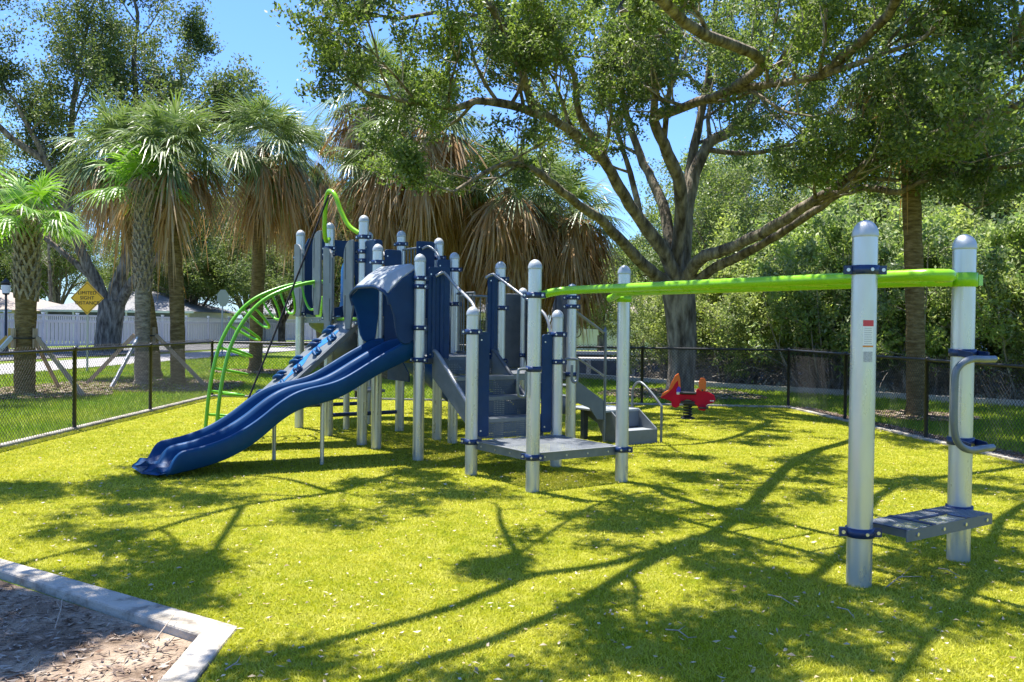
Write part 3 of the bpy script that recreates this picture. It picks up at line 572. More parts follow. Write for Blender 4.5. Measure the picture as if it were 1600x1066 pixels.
# ------------------------------------------------------------------ curved slide at the back
path = cat_pts([(-.02, .53, 1.60), (-.45, .55, 1.55), (-.85, .72, 1.43), (-1.08, 1.12, 1.24), (-.98, 1.60, 1.04), (-.55, 1.95, .84), (.02, 2.15, .62), (.60, 2.22, .38), (1.10, 2.28, .20), (1.50, 2.32, .14), (1.75, 2.34, .13)], 6)
cs = MB(); vs = []; wdt = .27
hgt = [.40]*8
prs = [(-1, .95), (-.97, .6), (-.9, .28), (-.7, .08), (-.4, .0), (0, -.02), (.4, 0), (.7, .08), (.9, .28), (.97, .6), (1, .95), (1.06, .95), (1.04, .55), (.97, .2), (.75, -.02), (.4, -.1), (0, -.12), (-.4, -.1), (-.75, -.02), (-.97, .2), (-1.04, .55), (-1.06, .95)]
for i, p in enumerate(path):
    a = path[min(i+1, len(path)-1)]-path[max(i-1, 0)]; a.z = 0; a.normalize(); sd = Vector((-a.y, a.x, 0)); f = i/(len(path)-1); hh = .46*(1-f)**.7+.16
    for x_, z_ in prs:
        out_ = 1+(.55*(1-f) if x_ < 0 else 0) if z_ > .9 else 1
        vs.append(p+sd*x_*wdt+Uz*(z_*hh*out_))
K = len(prs); n_ = len(path); cs.add(vs, [(i*K+k, i*K+(k+1) % K, (i+1)*K+(k+1) % K, (i+1)*K+k) for i in range(n_-1) for k in range(K)], True)
cs.build('curved_slide', M['blue'], PS)
q = Vector((-.62, 1.9, 0)); MB().tube([q, q+Uz*.78], .035, 10).build('slide_support', M['post'], PS)
q = Vector((1.1, 2.28, 0)); MB().tube([q, q+Uz*.14], .035, 10).build('slide_support', M['post'], PS)
# dark curved skirt under the first deck (spiral climber plate)
sk = MB(); rows = []
for z in (1.50, 1.2, .95):
    rr_ = .30+.10*(1.5-z); rows.append([(.15+rr_*math.cos(R(a))*1.6, .62+rr_*math.sin(R(a)), z) for a in range(-90, 91, 18)])
grid(sk, rows); o = sk.build('deck_skirt', M['grayd'], PS, smooth=True); sm = o.modifiers.new('t', 'SOLIDIFY'); sm.thickness = .02
b = MB(); b.prism([(0, 0), (.62, -.52), (.62, -.62), (0, -.62)], (1.1, .85, 1.35), Ux, Uz, Uy, .02); b.build('side_plate', M['bluedk'], PS)
# ------------------------------------------------------------------ exit stair and transfer step on the far right
def sidep(x, m='gray'): 
    b = MB(); b.prism([(2.16, .88), (2.24, .84), (2.74, .54), (2.74, .30), (2.62, .31), (2.5, .46), (2.16, .58)], (x, 0, 0), Uy, Uz, Ux, .02); return b.build('stringer', M[m], PS, bevel=.004)
sidep(3.45, 'riser'); sidep(2.66, 'riser')
b = MB()
for i, (y, z) in enumerate(((2.28, .74), (2.48, .58))): b.box((3.05, y, z), (.76, .22, .015))
b.build('tread', M['riser'], PS); b = MB(); b.box((3.06, 3.05, .40), (.74, .62, .03)); ts = b.build('transfer_step', M['hood'], PS, bevel=.006)
MB().box((3.42, 3.13, .285), (.014, .46, .20)).build('riser', M['riser'], ts); MB().box((3.585, 3.13, .165), (.33, .46, .014)).build('tread', M['hood'], ts); MB().box((3.755, 3.13, .09), (.016, .50, .18)).build('front_lip', M['gray'], ts, bevel=.003)
for y in (2.885, 3.375):
    b = MB(); b.prism([(2.95, .42), (3.40, .42), (3.75, .19), (3.75, .0), (3.30, .0), (3.16, .22), (2.95, .30)], (0, y, 0), Ux, Uz, Uy, .018); b.build('side_guard', M['gray'], ts, bevel=.003)
for y in (2.80, 3.30): MB().box((2.98, y, .19), (.07, .07, .39)).build('leg', M['grayd'], ts)
b = MB(); b.tube(cat_pts([(3.80, 3.41, -.02), (3.80, 3.41, .40), (3.77, 3.41, .50), (3.50, 3.41, .71), (3.36, 3.41, .76), (3.26, 3.41, .68), (3.24, 3.41, .55), (3.24, 3.41, .0)], 5), .017, 8); b.build('grab_rail', M['rail'], PS)
b = MB(); b.tube(cat_pts([(3.50, 2.14, 1.72), (3.46, 2.45, 1.56), (3.46, 2.70, 1.42), (3.46, 2.74, 1.36), (3.46, 2.74, .02)], 5), .018, 8); b.tube([(3.50, 2.14, 1.16), (3.46, 2.73, .86)], .014, 8); b.build('stair_rail', M['rail'], PS)
# ------------------------------------------------------------------ overhead ladder, end post step and loop handle
ya, yb, zl = .20, .78, 1.805
lr = MB(); lr.tube(cat_pts([(5.76, .04, 1.76), (5.86, .12, 1.79), (6.05, ya, zl), (7.0, ya, zl), (8.6, ya, zl), (9.22, ya, zl), (9.33, ya+.04, zl), (9.37, ya+.13, zl), (9.30, ya+.22, zl), (9.22, ya+.26, zl)], 6), .036, 14); lro = lr.build('ladder_rail', M['lime'], PS)
lr = MB(); lr.tube(cat_pts([(5.60, .98, 1.76), (5.70, .94, 1.77), (5.85, .86, 1.79), (6.05, yb, zl), (7.0, yb, zl), (8.7, yb, zl), (8.95, .82, zl), (9.06, .90, zl)], 6), .036, 14); lr.build('ladder_rail', M['lime'], PS)
for k in range(9): MB().tube([(6.2+k*.34, ya, zl-.005), (6.2+k*.34, yb, zl-.005)], .016, 8).build('ladder_rung', M['lime'], PS)
b = MB(); b.lathe((9.09, .99, 1.815), [(.071, -.045), (.082, -.045), (.082, .045), (.071, .045)], 28); b.box((9.12, 1.085, 1.815), (.06, .05, .07)); b.build('rail_collar', M['lime'], PS)
b = MB(); b.lathe((5.72, 1.055, 1.755), [(.062, -.03), (.073, -.03), (.073, .03), (.062, .03)], 28); b.build('rail_collar', M['lime'], PS)
# perforated step between the two tall posts
def fold(x0, x1, y0, y1, z):
    b = MB(); b.bar((x1, y0, z-.034), (x1, y1, z-.034), .008, .066); b.bar((x0, y0, z-.03), (x0, y1, z-.03), .008, .058); b.box(((x0+x1)/2, y1-.004, z-.03), (x1-x0-.01, .008, .055)); b.box(((x0+x1)/2, y0+.06, z-.03), (x1-x0-.01, .008, .055))
    return b.build('step', M['riser'], PS)
so_ = fold(9.02, 9.31, .05, .97, .345)
b = MB(); b.add([(9.02, .05, .345), (9.31, .05, .345), (9.31, .97, .345), (9.02, .97, .345)], [(0, 1, 2, 3)]); b.build('step_surface', M['deck'], so_)
b = MB()
for y in (.33, .70): b.box((9.165, y, .3475), (.288, .045, .004))
b.box((9.165, .515, .3475), (.035, .32, .004)); b.box((9.165, .055, .3475), (.288, .012, .004)); b.build('step_band', M['navy'], so_)
b = MB()
for y in (.15, .42, .66, .90): MB().tube([(9.314, y, .312), (9.322, y, .312)], .011, 8).build('bolt', M['bolt'], so_)
b = MB(); b.lathe((9.09, .99, .33), [(.071, -.026), (.083, -.026), (.083, .026), (.071, .026)], 28); b.build('handle_clamp', M['navy'], PS)
for z in (1.345, .775):
    b = MB(); b.lathe((9.09, .99, z), [(.071, -.024), (.083, -.024), (.083, .024), (.071, .024)], 28)
    b.bar((9.10, .92, z), (9.235, .84, z-.012), .012, .04); b.bar((9.11, 1.06, z), (9.255, 1.0, z-.012), .012, .04); b.build('handle_clamp', M['navy'], PS)
hrail([(9.27, 1.04, 1.31), (9.27, .92, 1.31), (9.26, .78, 1.31), (9.24, .69, 1.27), (9.23, .66, 1.19), (9.23, .66, .91), (9.24, .69, .80), (9.26, .78, .75), (9.27, .92, .75), (9.27, 1.04, .75)], .022, 'rail', 'loop_handle', 12)
# warning label on the near tall post (curved onto the tube)
lo_ = Vector((9.09, -.07, 0)); camd = Vector((math.cos(R(-34)), math.sin(R(-34)), 0)); base_a = math.atan2(camd.y, camd.x)
def label_strip(z0, z1, a0, a1, r, m, name):
    b = MB(); rows = []
    for z in (z0, z1): rows.append([(lo_.x+r*math.cos(base_a+R(a)), lo_.y+r*math.sin(base_a+R(a)), z) for a in np.linspace(a0, a1, 8)])
    grid(b, rows); return b.build(name, M[m], lab if name != 'warning_label' else PS)
lab = None; lab = label_strip(1.36, 1.525, -24, 26, .0717, 'label', 'warning_label')
label_strip(1.505, 1.54, -24, 26, .0722, 'redp', 'red_band'); label_strip(1.385, 1.395, -24, 26, .0722, 'orp', 'orange_band'); label_strip(1.30, 1.36, -20, 22, .0719, 'labelg', 'small_print_block')
for k in range(8): label_strip(1.492-k*.0125, 1.495-k*.0125, -18, 14+random.random()*8, .0722, 'labelg', 'text_line')
# ------------------------------------------------------------------ spring rider (red animal shaped panels on a coil)
rb = Vector((2.90, 14.7, 0)); SR = empty('spring_rider', rb, R(-11.5), 'small red and orange spring rocker behind the play structure, in front of the oak trunk', 'spring rider')
def rp_(pts): return [((x-870)/1421*1.66*1.0, (660-y)/1421*1.66+.21) for x, y in pts]
body = rp_([(495, 560), (520, 500), (600, 460), (640, 400), (690, 330), (740, 420), (765, 480), (770, 500), (975, 500), (985, 440), (1010, 410), (1060, 430), (1110, 450), (1170, 470), (1230, 500), (1250, 560), (1230, 600), (1150, 625), (1120, 640), (1130, 690), (1100, 725), (1020, 710), (1000, 650), (960, 620), (920, 580), (860, 565), (800, 590), (760, 625), (750, 670), (700, 690), (650, 670), (640, 600), (560, 570)])
for s in (-1, 1):
    b = MB(); b.prism(body, (0, s*.055, 0), Ux, Uz, Uy, .022); p = b.build('side_panel', M['red'], SR, bevel=.006)
    fin = rp_([(500, 545), (515, 495), (600, 445), (635, 350), (690, 240), (735, 205), (760, 290), (770, 420), (740, 400), (730, 300), (690, 350), (650, 420), (600, 475)])
    b = MB(); b.prism(fin, (0, s*.057, 0), Ux, Uz, Uy, .026); b.build('tail_fin', M['orange'], p, bevel=.004)
    b = MB(); b.prism(rp_([(680, 335), (745, 300), (768, 500), (690, 500)]), (0, s*.056, 0), Ux, Uz, Uy, .023); b.build('fin_web', M['red'], p)
    ear = rp_([(1020, 430), (1015, 330), (1040, 265), (1095, 262), (1118, 310), (1112, 440), (1060, 450)])
    b = MB(); b.prism(ear, (0, s*.057, 0), Ux, Uz, Uy, .026); b.build('head_fin', M['orange'], p, bevel=.006)
    b = MB(); b.prism(rp_([(712, 430), (735, 385), (765, 400), (768, 462), (712, 465)]), (0, s*.0705, 0), Ux, Uz, Uy, .004); b.build('purple_patch', M['purple'], p)
    b = MB(); b.prism(rp_([(712, 466), (768, 463), (755, 500), (715, 500)]), (0, s*.0705, 0), Ux, Uz, Uy, .004)
    for k in range(3): b.box((((1180+k*20)-870)/1421*1.66, s*.070, (660-577)/1421*1.66+.21), (.018, .006, .018))
    b.build('white_mark', M['white'], p)
b = MB(); b.box((0, 0, .422), (.27, .22, .03)); b.build('seat', M['black'], SR, bevel=.01)
b = MB(); b.box((-.0, 0, .27), (.22, .22, .04)); b.box((.25, 0, .19), (.16, .30, .02)); b.box((.12, 0, .23), (.3, .1, .03)); b.tube([(.23, -.22, .48), (.23, .22, .48)], .014); b.build('spring_mount', M['black'], SR)
b = MB(); pts = [(.065*math.cos(a), .065*math.sin(a), .02+.23*a/(2*math.pi*5)) for a in np.linspace(0, 2*math.pi*5, 90)]; b.tube(pts, .014, 8); b.build('coil_spring', M['black'], SR)
b = MB(); b.lathe((0, 0, 0), [(.001, .025), (.11, .025), (.12, .0)], 20); b.build('base_plate', M['black'], SR)
# ------------------------------------------------------------------ chain link fence
CLF = empty('chain_link_fence', (-6, 12.2, 0), 0, 'low black vinyl chain link fence running round three sides of the playground', 'fence')
fo = Vector((-6, 12.2, 0)); FH = 1.10
runs = [[(-5.88, 7.0), (-5.93, 9.6), (-5.96, 12.21), (-5.99, 14.85), (-6.03, 18.02)], [(-6.03, 18.02), (-3.1, 17.85), (-.3, 17.6), (2.53, 17.36), (5.27, 17.03)], [(5.27, 17.03), (5.47, 14.66), (5.67, 12.22), (5.87, 9.75), (6.07, 7.3), (6.27, 4.9)]]
seen = set()
for run in runs:
    for x, y in run:
        if (x, y) in seen: continue
        seen.add((x, y)); b = MB(); b.lathe((x, y, 0), [(.027, 0), (.027, FH-.01), (.033, FH-.01), (.033, FH+.015), (.02, FH+.03), (.001, FH+.032)], 14); b.build('fence_post', M['black'], CLF, off=fo)
    b = MB(); b.tube([(x, y, FH-.01) for x, y in run], .021, 10); b.build('top_rail', M['black'], CLF, off=fo)
    Vv = []; Ff = []; o0 = 0
    for (x0, y0), (x1, y1) in zip(run[:-1], run[1:]):
        a = np.array([x0, y0, 0.]); d = np.array([x1-x0, y1-y0, 0.]); L = np.linalg.norm(d); d /= L; nn = np.array([-d[1], d[0], 0]); hz = FH+.02; sp_ = .062; rad = .0029
        ks = np.arange(-hz, L, sp_)
        for sgn in (1, -1):
            s0 = ks.copy() if sgn == 1 else ks+hz; z0 = np.full(len(ks), .03); s1 = s0+sgn*hz; z1 = np.full(len(ks), .03+hz)
            # clip to the span
            t0 = np.zeros(len(ks)); t1 = np.ones(len(ks)); ds = s1-s0
            if sgn == 1: t0 = np.maximum(0, -s0/ds); t1 = np.minimum(1, (L-s0)/ds)
            else: t0 = np.maximum(0, (s0-L)/hz); t1 = np.minimum(1, s0/hz)
            ok = t1 > t0+.01; s0, z0, s1, z1, t0, t1 = [q[ok] for q in (s0, z0, s1, z1, t0, t1)]; ds = s1-s0; dz = z1-z0
            A_ = a+d*(s0+ds*t0)[:, None]+np.array([0, 0, 1])*(z0+dz*t0)[:, None]; B_ = a+d*(s0+ds*t1)[:, None]+np.array([0, 0, 1])*(z0+dz*t1)[:, None]
            q1 = (d*(-sgn)+np.array([0, 0, 1]))/math.sqrt(2)*rad; q2 = nn*rad; offn = nn*rad*.9*sgn
            n = len(A_); V = np.zeros((n, 6, 3))
            for j, (c1, c2) in enumerate(((1, 0), (-.5, .87), (-.5, -.87))): V[:, j] = A_+offn+q1*c1+q2*c2; V[:, 3+j] = B_+offn+q1*c1+q2*c2
            Vv.append(V.reshape(-1, 3)); idx = np.arange(n)[:, None]*6; F = np.concatenate([idx+np.array([j, (j+1) % 3, 3+(j+1) % 3, 3+j]) for j in range(3)]); Ff.append(F+o0); o0 += 6*n
    me = npmesh('chain_mesh', np.concatenate(Vv)-np.array([fo.x, fo.y, 0]), np.concatenate(Ff)); link('chain_mesh', me, M['black'], CLF)

# ------------------------------------------------------------------ vegetation
def rot_about(d, ang, axis): return Matrix.Rotation(ang, 3, axis)@d
def rvec(rs): 
    v = Vector((rs.gauss(0, 1), rs.gauss(0, 1), rs.gauss(0, 1))); return v.normalized()
def leaf_mesh(A, per, spread, L, W_, seed, up=.35, dens=None):
    r = np.random.default_rng(seed); A = np.asarray(A, dtype=float); n = len(A)*per
    C = np.repeat(A, per, 0)+r.normal(0, spread, (n, 3))*np.array([1, 1, .8])
    d = r.normal(0, 1, (n, 3)); d /= np.linalg.norm(d, axis=1)[:, None]
    nn = r.normal(0, 1, (n, 3)); nn[:, 2] += up*3; s = np.cross(d, nn); s /= np.linalg.norm(s, axis=1)[:, None]+1e-9
    l_ = (L*(.6+.7*r.random(n)))[:, None]; w_ = (W_*(.7+.5*r.random(n)))[:, None]
    V = np.stack([C-d*l_/2, C+s*w_/2+d*l_*.05, C+d*l_/2, C-s*w_/2+d*l_*.05], 1).reshape(-1, 3)
    return V, np.arange(4*n).reshape(-1, 4)
class Tree:
    def __init__(s, seed): s.rs = random.Random(seed); s.wood = MB(); s.tw = MB(); s.A = []
    def poly(s, pts, r0, r1, n=9, bump=.06):
        P_ = cat_pts(pts, 4); k = len(P_); q = []
        for i, p in enumerate(P_): q.append(p+(rvec(s.rs)*r0*bump*1.5 if 0 < i < k-1 else Vector()))
        rr = [(r0+(r1-r0)*(i/(k-1))**.8)*(1+s.rs.uniform(-bump, bump)) for i in range(k)]; s.wood.tube(q, rr, n); return q, rr
    def grow(s, p, d, L, r, lvl, up=.12, wig=.28, nk=(4, 4, 3), minz=2.5, leafp=1.0, spread=(35, 70), shrink=.55):
        ns = 4 if lvl > 1 else 3; pts = [p]; d = d.normalized(); q = p
        for i in range(ns):
            d = (d+rvec(s.rs)*wig+Vector((0, 0, up))).normalized(); 
            if q.z < minz and d.z < .05: d.z = .15; d.normalize()
            q = q+d*L/ns; pts.append(q)
        (s.wood if lvl > 1 else s.tw).tube(pts, [r*(1-.62*i/ns) for i in range(ns+1)], 5 if lvl > 1 else 3, cap=False)
        if lvl == 0:
            if s.rs.random() < leafp:
                for i in range(1, ns+1): s.A.append(pts[i])
            return
        kids = nk[min(lvl-1, len(nk)-1)]
        for k in range(kids):
            t = .3+.7*(k+s.rs.random())/kids; i = min(int(t*ns), ns-1); f = t*ns-i; b = pts[i].lerp(pts[i+1], f); dd = (pts[i+1]-pts[i]).normalized()
            ax = dd.cross(rvec(s.rs)).normalized(); nd = rot_about(dd, R(s.rs.uniform(*spread)), ax)
            s.grow(b, nd, L*s.rs.uniform(shrink-.1, shrink+.12), r*.52, lvl-1, up, wig, nk, minz, leafp, spread, shrink)
        s.grow(pts[-1], d, L*shrink, r*.38, lvl-1, up, wig, nk, minz, leafp, spread, shrink)
    def along(s, q, rr, t0, step, L, lvl=2, **kw):
        # side branches along a limb
        cum = 0; nxt = 0; tot = sum((q[i+1]-q[i]).length for i in range(len(q)-1)); 
        for i in range(len(q)-1):
            seg = (q[i+1]-q[i]).length
            if cum >= t0*tot and cum >= nxt:
                dd = (q[i+1]-q[i]).normalized(); ax = dd.cross(rvec(s.rs)).normalized(); nd = rot_about(dd, R(s.rs.uniform(35, 75)), ax); nd.z = nd.z*.7+.12
                s.grow(q[i], nd, L*s.rs.uniform(.7, 1.25), rr[i]*.38+.010, lvl, **kw); nxt = cum+step*s.rs.uniform(.7, 1.3)
            cum += seg
        s.grow(q[-1], (q[-1]-q[-2]), L*.55, rr[-1], lvl, **kw)
    def finish(s, root, per, spread, L, W_, lm, wm='bark', seed=1, up=.35, names=('trunk', 'twigs', 'crown')):
        o = root.location; s.wood.build(names[0], M[wm], root, off=o)
        if s.tw.v: s.tw.build(names[1], M['twig'], root, off=o)
        V, F = leaf_mesh([tuple(a) for a in s.A], per, spread, L, W_, seed, up); link(names[2], npmesh(names[2], V-np.array(o), F), M[lm], root)

# the big live oak behind the spring rider: limbs read from the photograph, in depth
oak = empty('live_oak', (3.87, 20.4, 0), 0, 'large live oak with thick forked trunk behind the red spring rider, spreading over the playground', 'tree')
T = Tree(11)
def pz(*L_): return [at(x, y, Y) for x, y, Y in L_]
tr_ = [Vector((3.85, 20.4, -.1)), Vector((3.84, 20.4, .15)), at(1066, 560, 20.4), at(1064, 500, 20.4), at(1060, 455, 20.4), at(1058, 425, 20.4)]
T.wood.tube(cat_pts(tr_, 5), [.44, .40, .37, .34, .33, .32, .315, .31, .31, .31, .32, .325, .33, .335, .34, .345, .35, .36, .36, .37, .37, .37, .36, .35, .34, .33][:26], 18)
limbs = [
 (pz((1055, 450, 20.3), (1022, 428, 19.9), (990, 398, 19.2), (945, 350, 18.2), (903, 319, 17.5), (854, 281, 16.6), (820, 259, 16), (775, 262, 15.2), (708, 300, 14.4)), .17, .025, .55, .6, 1.1, .35, 3.9),
 (pz((1058, 445, 20.3), (1038, 395, 20), (1003, 349, 19.6), (967, 293, 19), (940, 248, 18.4), (884, 199, 17.2), (835, 176, 16.2), (760, 158, 15), (700, 170, 14.6), (650, 160, 14.2), (590, 150, 14)), .18, .03, .36, .40, 1.45, .75, 4.3),
 (pz((967, 293, 19), (935, 230, 18.8), (905, 180, 18.5), (890, 100, 18), (800, 40, 17), (700, 20, 16), (620, 30, 15)), .10, .03, .3, .40, 1.7, 1.0, 4.4),
 (pz((1060, 445, 20.3), (1058, 398, 20.2), (1064, 300, 19.8), (1037, 225, 19.2), (1022, 184, 18.8), (1056, 172, 18), (1131, 146, 16.5), (1199, 131, 15.2), (1281, 120, 14), (1390, 80, 12.5)), .19, .04, .45, .42, 1.7, 1.0, 3.6),
 (pz((1066, 445, 20.5), (1075, 319, 20.8), (1101, 233, 21), (1139, 206, 21), (1161, 180, 21), (1199, 131, 20.6), (1244, 83, 20), (1278, 38, 19.5), (1300, -60, 19)), .18, .04, .4, .6, 2.0, 1.0, 3.8),
 (pz((1062, 445, 20.6), (1070, 330, 21), (1086, 225, 21.4), (1101, 150, 21.6), (1115, 50, 21.6), (1120, -60, 21.4)), .17, .04, .4, .6, 2.0, 1.0, 3.8),
 (pz((1055, 448, 20.6), (1041, 338, 21.2), (1018, 280, 21.6), (1000, 244, 21.8), (975, 160, 22), (960, 60, 22), (950, -60, 22)), .17, .04, .4, .6, 2.0, 1.0, 3.6),
 (pz((1003, 349, 19.6), (985, 270, 19.9), (962, 200, 20), (940, 130, 20), (930, 60, 20)), .08, .03, .25, .4, 1.8, 1.0, 3.8),
 (pz((1037, 225, 19.2), (1045, 150, 18.6), (1060, 80, 18), (1070, 0, 17.4)), .07, .03, .2, .4, 1.8, 1.0, 3.8),
 (pz((1101, 233, 21), (1170, 240, 20.5), (1240, 225, 19.8), (1310, 200, 19)), .07, .03, .2, .4, 1.6, 1.0, 3.8),
 (pz((1066, 452, 20.2), (1080, 425, 19.9), (1095, 404, 19.5), (1120, 395, 19), (1161, 379, 18.3), (1218, 349, 17.3), (1263, 319, 16.5), (1311, 289, 15.7), (1364, 251, 15), (1409, 229, 14.3), (1480, 203, 13.3), (1544, 184, 12.6), (1620, 150, 11.8), (1720, 90, 10.8)), .165, .04, .40, .40, 1.5, 1.0, 3.9),
 (pz((1070, 456, 20.2), (1095, 434, 19.9), (1118, 418, 19.5), (1161, 398, 18.9), (1215, 368, 18), (1270, 332, 17.2), (1323, 297, 16.5), (1375, 296, 15.9), (1405, 300, 15.5), (1450, 281, 15), (1533, 266, 14.2), (1610, 256, 13.4)), .13, .03, .7, .8, .9, .75, 3.6),
]
for pts, r0, r1, t0, step, L, lp, mz in limbs:
    q, rr = T.poly(pts, r0, r1); T.along(q, rr, t0, step, L, 2, minz=mz, leafp=lp, nk=(4, 4))
#OVER
# limbs that reach over the lawn and the camera: they throw the dappled shade
def sh(px, py, h): q = gp(px, py); return Vector((q.x-.22*h, q.y+.22*h, h))      # where a limb hangs whose shade falls there
over = [
 ([at(1131, 146, 16.5), Vector((3.9, 14.2, 5.7)), sh(1250, 715, 5.4), sh(1150, 810, 5.3), sh(1010, 880, 5.3), sh(890, 950, 5.3), sh(720, 1020, 5.3), sh(560, 1075, 5.2)], .10, .035, .34, .52, .95, .58),
 ([sh(1100, 838, 5.3), sh(960, 880, 5.6), sh(830, 900, 5.2), sh(770, 925, 5.0), sh(690, 955, 5.0), sh(580, 985, 5.0), sh(460, 1020, 5.0), sh(350, 1052, 5.0)], .060, .034, .95, 3.0, .4, .0),
 ([sh(800, 915, 5.1), sh(815, 880, 5.1), sh(795, 845, 5.0), sh(782, 815, 5.0), sh(780, 795, 5.0)], .040, .018, .95, 3.0, .4, .0),
 ([at(835, 176, 16.2), Vector((-.4, 14.5, 6.6)), sh(640, 735, 6.6), sh(520, 770, 6.5), sh(380, 790, 6.4), sh(200, 840, 6.2), sh(20, 885, 6.0)], .08, .025, .40, .38, 1.05, .78),
 ([sh(520, 770, 6.5), sh(420, 745, 6.6), sh(250, 745, 6.6), sh(60, 760, 6.6)], .04, .02, .2, .38, .95, .75),
 ([sh(380, 790, 6.4), sh(330, 870, 5.9), sh(300, 930, 5.6), sh(250, 960, 5.5), sh(190, 975, 5.5)], .035, .015, .2, .62, .8, .55),
 ([at(1281, 120, 14), Vector((5.0, 11.8, 5.9)), sh(1400, 760, 5.6), sh(1330, 850, 5.5), sh(1240, 930, 5.4), sh(1190, 1010, 5.4), sh(1100, 1090, 5.4)], .08, .025, .36, .60, .95, .52),
 ([at(1480, 203, 13.3), Vector((6.3, 11.0, 5.6)), sh(1600, 790, 5.5), sh(1540, 900, 5.4), sh(1450, 1000, 5.4), sh(1380, 1090, 5.4)], .08, .025, .32, .56, .95, .58),
 ([sh(1150, 810, 5.3), sh(1030, 770, 5.8), sh(930, 790, 5.8), sh(820, 860, 5.6)], .04, .02, .25, .8, .8, .4),
 ([at(1022, 184, 18.8), Vector((2.6, 16.5, 6.9)), sh(1200, 660, 6.6), sh(1120, 690, 6.5), sh(960, 700, 6.4), sh(760, 720, 6.4)], .09, .03, .3, .62, 1.1, .55),
 ([at(1199, 131, 20.6), Vector((5.5, 17.5, 7.2)), Vector((5.6, 14.8, 7.4)), Vector((6.2, 12, 7.0)), Vector((6.6, 9, 6.4))], .09, .03, .2, .5, 1.5, .85),
]
for pts, r0, r1, t0, step, L, lp in over:
    q, rr = T.poly(pts, r0, r1, 7); T.along(q, rr, t0, step, L, 2, minz=5.7 if pts[-1].x < -1.5 or pts[-1].z > 6.2 else 4.8, leafp=lp, nk=(3, 4), up=.03, shrink=.5)
T.finish(oak, 36, .085, .082, .042, 'leafo', seed=5)
print('oak leaves', len(T.A)*21)

# generic trees
def tree_auto(root, seed, H, Rc, fork, r0, nl, step, L, lm, per, spread, ls, leafp=1, lvl=2, wm='bark', zs=.55, lean=(0, 0), nk=(3, 4), minz=None):
    t = Tree(seed); b = root.location.copy(); top = b+Vector((lean[0], lean[1], fork)); t.wood.tube(cat_pts([b+Vector((0, 0, -.2)), b.lerp(top, .3)+Vector((.05, .02, 0)), b.lerp(top, .7), top], 4), [r0*1.35, r0*1.12]+[r0]*20, 14) if False else None
    P_ = cat_pts([b+Vector((0, 0, -.2)), b.lerp(top, .25), b.lerp(top, .7), top], 4); t.wood.tube(P_, [r0*(1.4 if i == 0 else 1.15 if i < 3 else 1) for i in range(len(P_))], 14)
    for k in range(nl):
        a = 2*math.pi*(k+t.rs.uniform(-.3, .3))/nl; f = t.rs.uniform(.55, 1) if k % 3 else .35; e = top+Vector((math.cos(a)*Rc*f, math.sin(a)*Rc*f, (H-fork)*(t.rs.uniform(.45, .8) if k % 3 else .95)*(1.15-f*.35)))
        m1 = top.lerp(e, .35)+Vector((0, 0, (H-fork)*.10))+rvec(t.rs)*Rc*.06; m2 = top.lerp(e, .7)+Vector((0, 0, (H-fork)*.07))+rvec(t.rs)*Rc*.07
        q, rr = t.poly([top-Vector((0, 0, r0)), m1, m2, e], r0*.55, r0*.10, 7); t.along(q, rr, .22, step, L, lvl, minz=b.z+(minz if minz is not None else fork*.6), leafp=leafp, nk=nk)
    t.finish(root, per, spread, ls, ls*.5, lm, wm, seed)
    return t
def copy_thing(o, loc, rz, sc_, label):
    c = o.copy(); COL.objects.link(c); c.location = loc; c.rotation_euler = (0, 0, rz); c.scale = (sc_, sc_, sc_) if isinstance(sc_, (int, float)) else sc_; c['label'] = label
    for ch in o.children: d = ch.copy(); COL.objects.link(d); d.parent = c
    return c
# left oak with forked trunk before the white fence
lo = empty('oak_tree', (-20.3, 45, 0), 0, 'massive oak with dark forked trunk standing before the white fence on the left', 'tree')
t = Tree(21); b = Vector((-20.3, 45, 0)); t.wood.tube(cat_pts([b+Vector((0, 0, -.2)), b+Vector((.0, 0, .4)), at(172, 500, 45), at(176, 470, 45)], 4), [1.0, .85, .72, .66]+[.62]*9, 14)
LL = [([at(170, 490, 45), at(150, 440, 45), at(125, 390, 44.5), at(105, 330, 44), at(70, 250, 43), at(30, 170, 42)], .42), ([at(176, 490, 45), at(185, 440, 45), at(200, 400, 45), at(205, 330, 45.5), at(215, 230, 46), at(210, 120, 46), at(215, 20, 46)], .45),
      ([at(184, 480, 45), at(215, 430, 44), at(245, 405, 43.5), at(290, 330, 43), at(325, 265, 42.5), at(345, 215, 42)], .30), ([at(205, 350, 45.5), at(250, 260, 46), at(275, 180, 46), at(285, 105, 46)], .24), ([at(105, 330, 44), at(110, 220, 45), at(120, 120, 45), at(140, 20, 45)], .24),
      ([at(70, 250, 43), at(0, 200, 42), at(-60, 120, 41), at(-80, 40, 41)], .2), ([at(150, 440, 45), at(80, 380, 45), at(20, 340, 44), at(-50, 300, 44)], .2)]
for pts, r0 in LL:
    q, rr = t.poly(pts, r0, r0*.2, 8); t.along(q, rr, .3, .80, 2.9, 2, minz=4.6, nk=(3, 4))
t.finish(lo, 38, .27, .17, .09, 'leafd', seed=3); print('left oak', len(t.A)*20)
